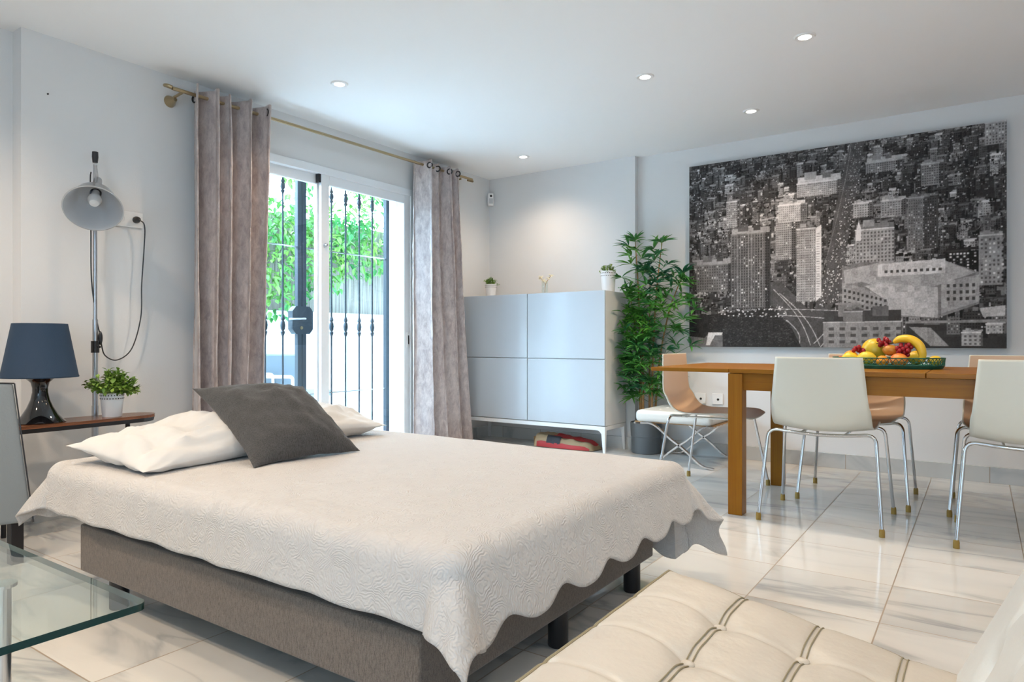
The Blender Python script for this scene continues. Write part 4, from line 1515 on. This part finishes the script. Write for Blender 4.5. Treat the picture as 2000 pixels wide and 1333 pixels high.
cl.tube([(0, 0, .86), (.03, .01, .86)], .006, 8).build('clamp', M['plastic_black'], sl)
MB().lathe([(0, 0), (.012, 0), (.015, .03), (.014, .055), (0, .057)], 14, c=(0, 0, 1.80)).build('knob', M['plastic_black'], sl)
# reflector head aimed forward and down towards the camera
HEAD_MOUTH = (.272, -3.597, 1.53)
toc = (Vector(camera.location) - Vector((.085, -3.505, 1.65))); toc.z = 0; toc.normalize()
toc = Vector((toc.x, toc.y - .12, 0)).normalized()
dirv = (toc * .72 + Vector((0, 0, -.69))).normalized()
zax = -dirv
xax = Vector((0, 0, 1)).cross(zax).normalized(); yax = zax.cross(xax)
Rm = Matrix((xax, yax, zax)).transposed()
apex = Vector(HEAD_MOUTH) - Vector((.085, -3.505, 0)) - dirv * .205
hd = MB().lathe([(0, .055), (.020, .052), (.022, .0), (.032, -.03), (.044, -.042), (.047, -.062), (.070, -.080), (.089, -.110), (.103, -.150), (.118, -.190), (.127, -.205), (.130, -.205)], 48, c=apex, M=Rm)
head = hd.build('reflector', M['steel'], sl)
MB().lathe([(.026, -.066), (.066, -.083), (.086, -.112), (.100, -.151), (.115, -.191), (.125, -.206), (.129, -.205)], 48, c=apex, M=Rm).build('reflector_lining', M['alu_in'], head)
MB().lathe([(0, -.06), (.016, -.06), (.018, -.09), (.030, -.115), (.032, -.135), (.02, -.158), (0, -.165)], 20, c=apex, M=Rm).build('bulb', M['bulb'], head)
MB().tube([(0, 0, 1.79), tuple(apex - dirv * .04)], .008, 8).build('swivel', M['steel'], sl)

pc = thing('power_cord', 'black power cord looping from the wall plug to the floor lamp pole', 'cord', (.03, -3.27, 1.5))
pco = (.03, -3.27, 1.5)
MB().lathe([(0, 0), (.018, 0), (.019, .012), (.013, .030), (0, .032)], 18, c=(.011, -3.265, 1.55), M=Matrix.Rotation(R(90), 3, 'Y')).build('plug', M['plastic_black'], pc, off=pco)
MB().tube(smooth_path([(.04, -3.262, 1.55), (.045, -3.235, 1.52), (.035, -3.232, 1.40), (.035, -3.245, 1.20), (.035, -3.25, 1.02), (.04, -3.30, .85), (.05, -3.38, .79), (.07, -3.45, .815), (.09, -3.478, .88), (.095, -3.485, .92), (.09, -3.50, 1.0), (.085, -3.522, 1.2), (.085, -3.525, 1.45), (.09, -3.53, 1.70), (.12, -3.54, 1.74)], 8), .0032, 7).build('cable', M['plastic_black'], pc, off=pco)
MB().sphere((.096, -3.485, .905), .012, 12, 8, (.9, .9, 3.0)).build('inline_switch', M['plastic_black'], pc, off=pco)

# ------------------------------------------------------------------ grey leather chair at the left edge
gc = thing('grey_leather_chair', 'grey leather chair cut by the left edge of the photo beside the bed', 'chair', (.605, -4.245, 0), R(90))
mbk = MB()
def backf(u, v, y):
    w0 = .25 - .05 * v
    x = (-w0 + 2 * w0 * u)
    return Vector((x, y + .045 * v + .012 * math.cos((u - .5) * PI), .16 + .56 * v + .010 * math.sin(PI * u)))
mbk.grid(lambda u, v: backf(u, v, -.03), 16, 24)
mbk.build('backrest', M['grey_leather'], gc, solid=.055, soff=0, bevel=.012, seg=3)
pp = MB()
for s in (0, 1):
    pp.tube([backf(s, k / 12, -.03) + Vector((.0, -.026, 0)) for k in range(13)], .0028, 6)
pp.tube([backf(k / 12, 1, -.03) + Vector((0, -.026, 0)) for k in range(13)], .0028, 6)
pp.build('piping', M['black_print'], gc)
MB().box(-.24, .24, .02, .42, .30, .42).build('seat', M['grey_leather'], gc, bevel=.03, seg=4)
for sx in (-.20, .20):
    for y in (-.02, .38):
        MB().box(sx - .022, sx + .022, y - .022, y + .022, 0, .32 if y > 0 else .18).build('leg', M['darkmetal'], gc, bevel=.002)

# ------------------------------------------------------------------ glass coffee table
gt = thing('glass_table', 'clear glass coffee table with chrome legs at the lower left corner', 'coffee table', (2.1, -4.95, 0))
go = (2.1, -4.95, 0)
GX0, GX1, GY0, GY1, GZ = 1.55, 2.652, -5.35, -4.568, .45


def rr_outline(x0, x1, y0, y1, r, n=6):
    pts = []
    for (cx, cy, a0) in ((x1 - r, y1 - r, 0), (x0 + r, y1 - r, PI / 2), (x0 + r, y0 + r, PI), (x1 - r, y0 + r, 3 * PI / 2)):
        for k in range(n + 1):
            a = a0 + PI / 2 * k / n
            pts.append((cx + r * math.cos(a), cy + r * math.sin(a)))
    return pts


ol = rr_outline(GX0, GX1, GY0, GY1, .018)
k = len(ol)
MB().add([(x, y, GZ) for x, y in ol] + [(x, y, GZ - .012) for x, y in ol], [tuple(range(k)), tuple(range(2 * k - 1, k - 1, -1))]).build('glass_top', M['tableglass'], gt, off=go, smooth=False)
tag(MB().add([(x, y, GZ) for x, y in ol] + [(x, y, GZ - .012) for x, y in ol], [(i, (i + 1) % k, k + (i + 1) % k, k + i) for i in range(k)]).build('glass_edge', M['glassedge'], gt, off=go), 'dark green polished edge of the glass')
for (x, y) in ((2.30, -4.66), (1.75, -4.66), (2.30, -5.25), (1.75, -5.25)):
    l = MB().tube([(x, y, 0), (x, y, .43)], .0165, 18)
    l.lathe([(0, 0), (.026, 0), (.026, .006), (0, .006)], 20, c=(x, y, .4305))
    l.build('leg', M['chrome'], gt, off=go)

# ------------------------------------------------------------------ cream leather lounge chair, lower right
lc = thing('lounge_chair', 'tufted cream leather lounge chair with double seams, in the lower right foreground', 'armchair', (3.55, -4.2, 0))
lo = Vector((3.55, -4.2, 0))
LX0, LX1, LY0, LY1 = 3.266, 3.82, -4.54, -3.79
ZF = .421


def seat_z(x): return ZF - .165 * (x - LX0)


NX, NY = 4, 5
dxs, dys = (LX1 - LX0) / 4.6, (LY1 - LY0) / 5
bx = [LX0 + .162 + .137 * i for i in range(3)]
by = [LY1 - .172 - .163 * j for j in range(4)]


def seat_top(u, v):
    x, y = LX0 + (LX1 - LX0) * u, LY0 + (LY1 - LY0) * v
    z = seat_z(x)
    e = min(x - LX0, LX1 - x, y - LY0, LY1 - y)
    z -= .018 * math.exp(-max(0, e) / .02)
    # tuft dimples
    for a in bx:
        for b_ in by:
            d2 = (x - a) ** 2 + (y - b_) ** 2
            if d2 < .02: z -= .011 * math.exp(-d2 / .0008)
    # double seams run front to back between the buttons; softer diagonals across
    for a in bx:
        z -= .0035 * math.exp(-((x - a) / .010) ** 2)
    for b_ in by:
        z -= .0035 * math.exp(-((y - b_ - .012 * math.sin((x - LX0) * 20)) / .006) ** 2)
    # puff
    z += .003 * math.cos((x - bx[0]) / .137 * 2 * PI + PI) * .5 + .002 * fbm(x * 9, y * 9, 3)
    return Vector((x, y, z)) - lo


c = MB().grid(seat_top, 150, 180)
# skirt of the cushion
edge = []
n = 60
for k in range(n): edge.append((k / n, 0))
for k in range(n): edge.append((1, k / n))
for k in range(n): edge.append((1 - k / n, 1))
for k in range(n): edge.append((0, 1 - k / n))
vs, fs = [], []
for (u, v) in edge:
    p = seat_top(u, v)
    ox = .006 * (1 if u == 1 else -1 if u == 0 else 0); oy = .006 * (1 if v == 1 else -1 if v == 0 else 0)
    for dz, s_ in ((0, 0), (-.006, 1), (-.05, 1.3), (-.095, 1), (-.1, 0)):
        vs.append(p + Vector((ox * s_, oy * s_, dz)))
E_ = len(edge)
for i in range(E_):
    j = (i + 1) % E_
    for q in range(4): fs.append((i * 5 + q, j * 5 + q, j * 5 + q + 1, i * 5 + q + 1))
c.add(vs, fs)
seat = c.build('seat_cushion', M['cream_leather'], lc)
for a in bx:
    for s_ in (-.0045, .0045):
        pts = [seat_top((a + s_ - LX0) / (LX1 - LX0), v) + Vector((0, 0, .0015)) for v in [i / 80 for i in range(81)]]
        tag(MB().tube(pts, .0013, 5).build('seam', M['seam'], seat), 'olive thread seam')
for b_ in by:
    for i in range(3):
        MB().sphere(seat_top((bx[i] - LX0) / (LX1 - LX0), (b_ - LY0) / (LY1 - LY0)) + Vector((0, 0, .004)), .0105, 14, 8, (1.15, 1, .5)).build('button', M['cream_leather'], seat)
ps = []
for (u, v) in edge:
    p = seat_top(u, v); ps.append(p + Vector((.003 if u == 1 else -.003 if u == 0 else 0, .003 if v == 1 else -.003 if v == 0 else 0, -.001)))
MB().tube(ps, .0032, 6, closed=True).build('piping', M['seam'], seat)
MB().tube([p + Vector((-.004 if q[0] == 0 else 0, 0, -.010)) for p, q in zip(ps, edge)], .0028, 6, closed=True).build('piping', M['cream_leather'], seat)

# back cushion: starts at the rear of the seat and leans backwards
BB = Vector((3.782, 0, .205)); BD = Vector((.235, 0, .51)); BN = Vector((-.908, 0, .418))


def back_pt(u, v, sgn):
    a, b_ = u * 2 - 1, v
    y = LY0 + (LY1 + .045 - LY0) * u
    p = Vector((BB.x, y, BB.z)) + BD * v
    e = max(0, (1 - abs(a) ** 14) * (1 - abs(2 * v - 1) ** 10)) ** .5
    d = .060 * e
    if sgn > 0:
        for i in range(4):
            for j in range(4):
                q = ((y - by[i]) ** 2 + ((v - .14 - .24 * j) * .55) ** 2)
                if q < .02: d -= .017 * math.exp(-q / .0011)
            d -= .004 * math.exp(-((y - by[i]) / .006) ** 2)
    return p + BN * sgn * d - lo


bk = MB().grid(lambda u, v: back_pt(u, v, 1), 120, 90).grid(lambda u, v: back_pt(1 - u, v, -1), 60, 45)
bko = bk.build('back_cushion', M['white_leather'], lc)  # same leather as the seat, coloured whiter for the cooler light here
for i in range(4):
    for j in range(4):
        MB().sphere(back_pt((by[i] - LY0) / (LY1 + .045 - LY0), .14 + .24 * j, 1), .0105, 12, 8, (.5, 1, 1)).build('button', M['white_leather'], bko)
    MB().tube([back_pt((by[i] - LY0) / (LY1 + .045 - LY0), q / 40, 1) for q in range(41)], .0013, 5).build('seam', M['seam'], bko)
for y in (LY0 + .03, LY1 - .05):
    for pts in ([(3.30, y, .285), (3.45, y, .265), (3.66, y, .19), (3.85, y, .09), (3.98, y, .008)],
                [(4.20, y, .72), (4.03, y, .46), (3.93, y, .32), (3.70, y, .20), (3.48, y, .11), (3.34, y, .008)]):
        P_ = smooth_path([Vector(p) - lo for p in pts], 8)
        vs = []
        for i, p in enumerate(P_):
            t_ = (P_[min(i + 1, len(P_) - 1)] - P_[max(i - 1, 0)]).normalized(); nr = Vector((-t_.z, 0, t_.x))
            for (dy, dn_) in ((-.016, -.006), (.016, -.006), (.016, .006), (-.016, .006)): vs.append(p + Vector((0, dy, 0)) + nr * dn_)
        fs = [(i * 4 + q, i * 4 + (q + 1) % 4, (i + 1) * 4 + (q + 1) % 4, (i + 1) * 4 + q) for i in range(len(P_) - 1) for q in range(4)]
        fs += [(0, 3, 2, 1), tuple((len(P_) - 1) * 4 + q for q in range(4))]
        MB().add(vs, fs).build('leg', M['chrome'], lc)

# drop empties' unused meshes
for me in list(bpy.data.meshes):
    if me.users == 0: bpy.data.meshes.remove(me)
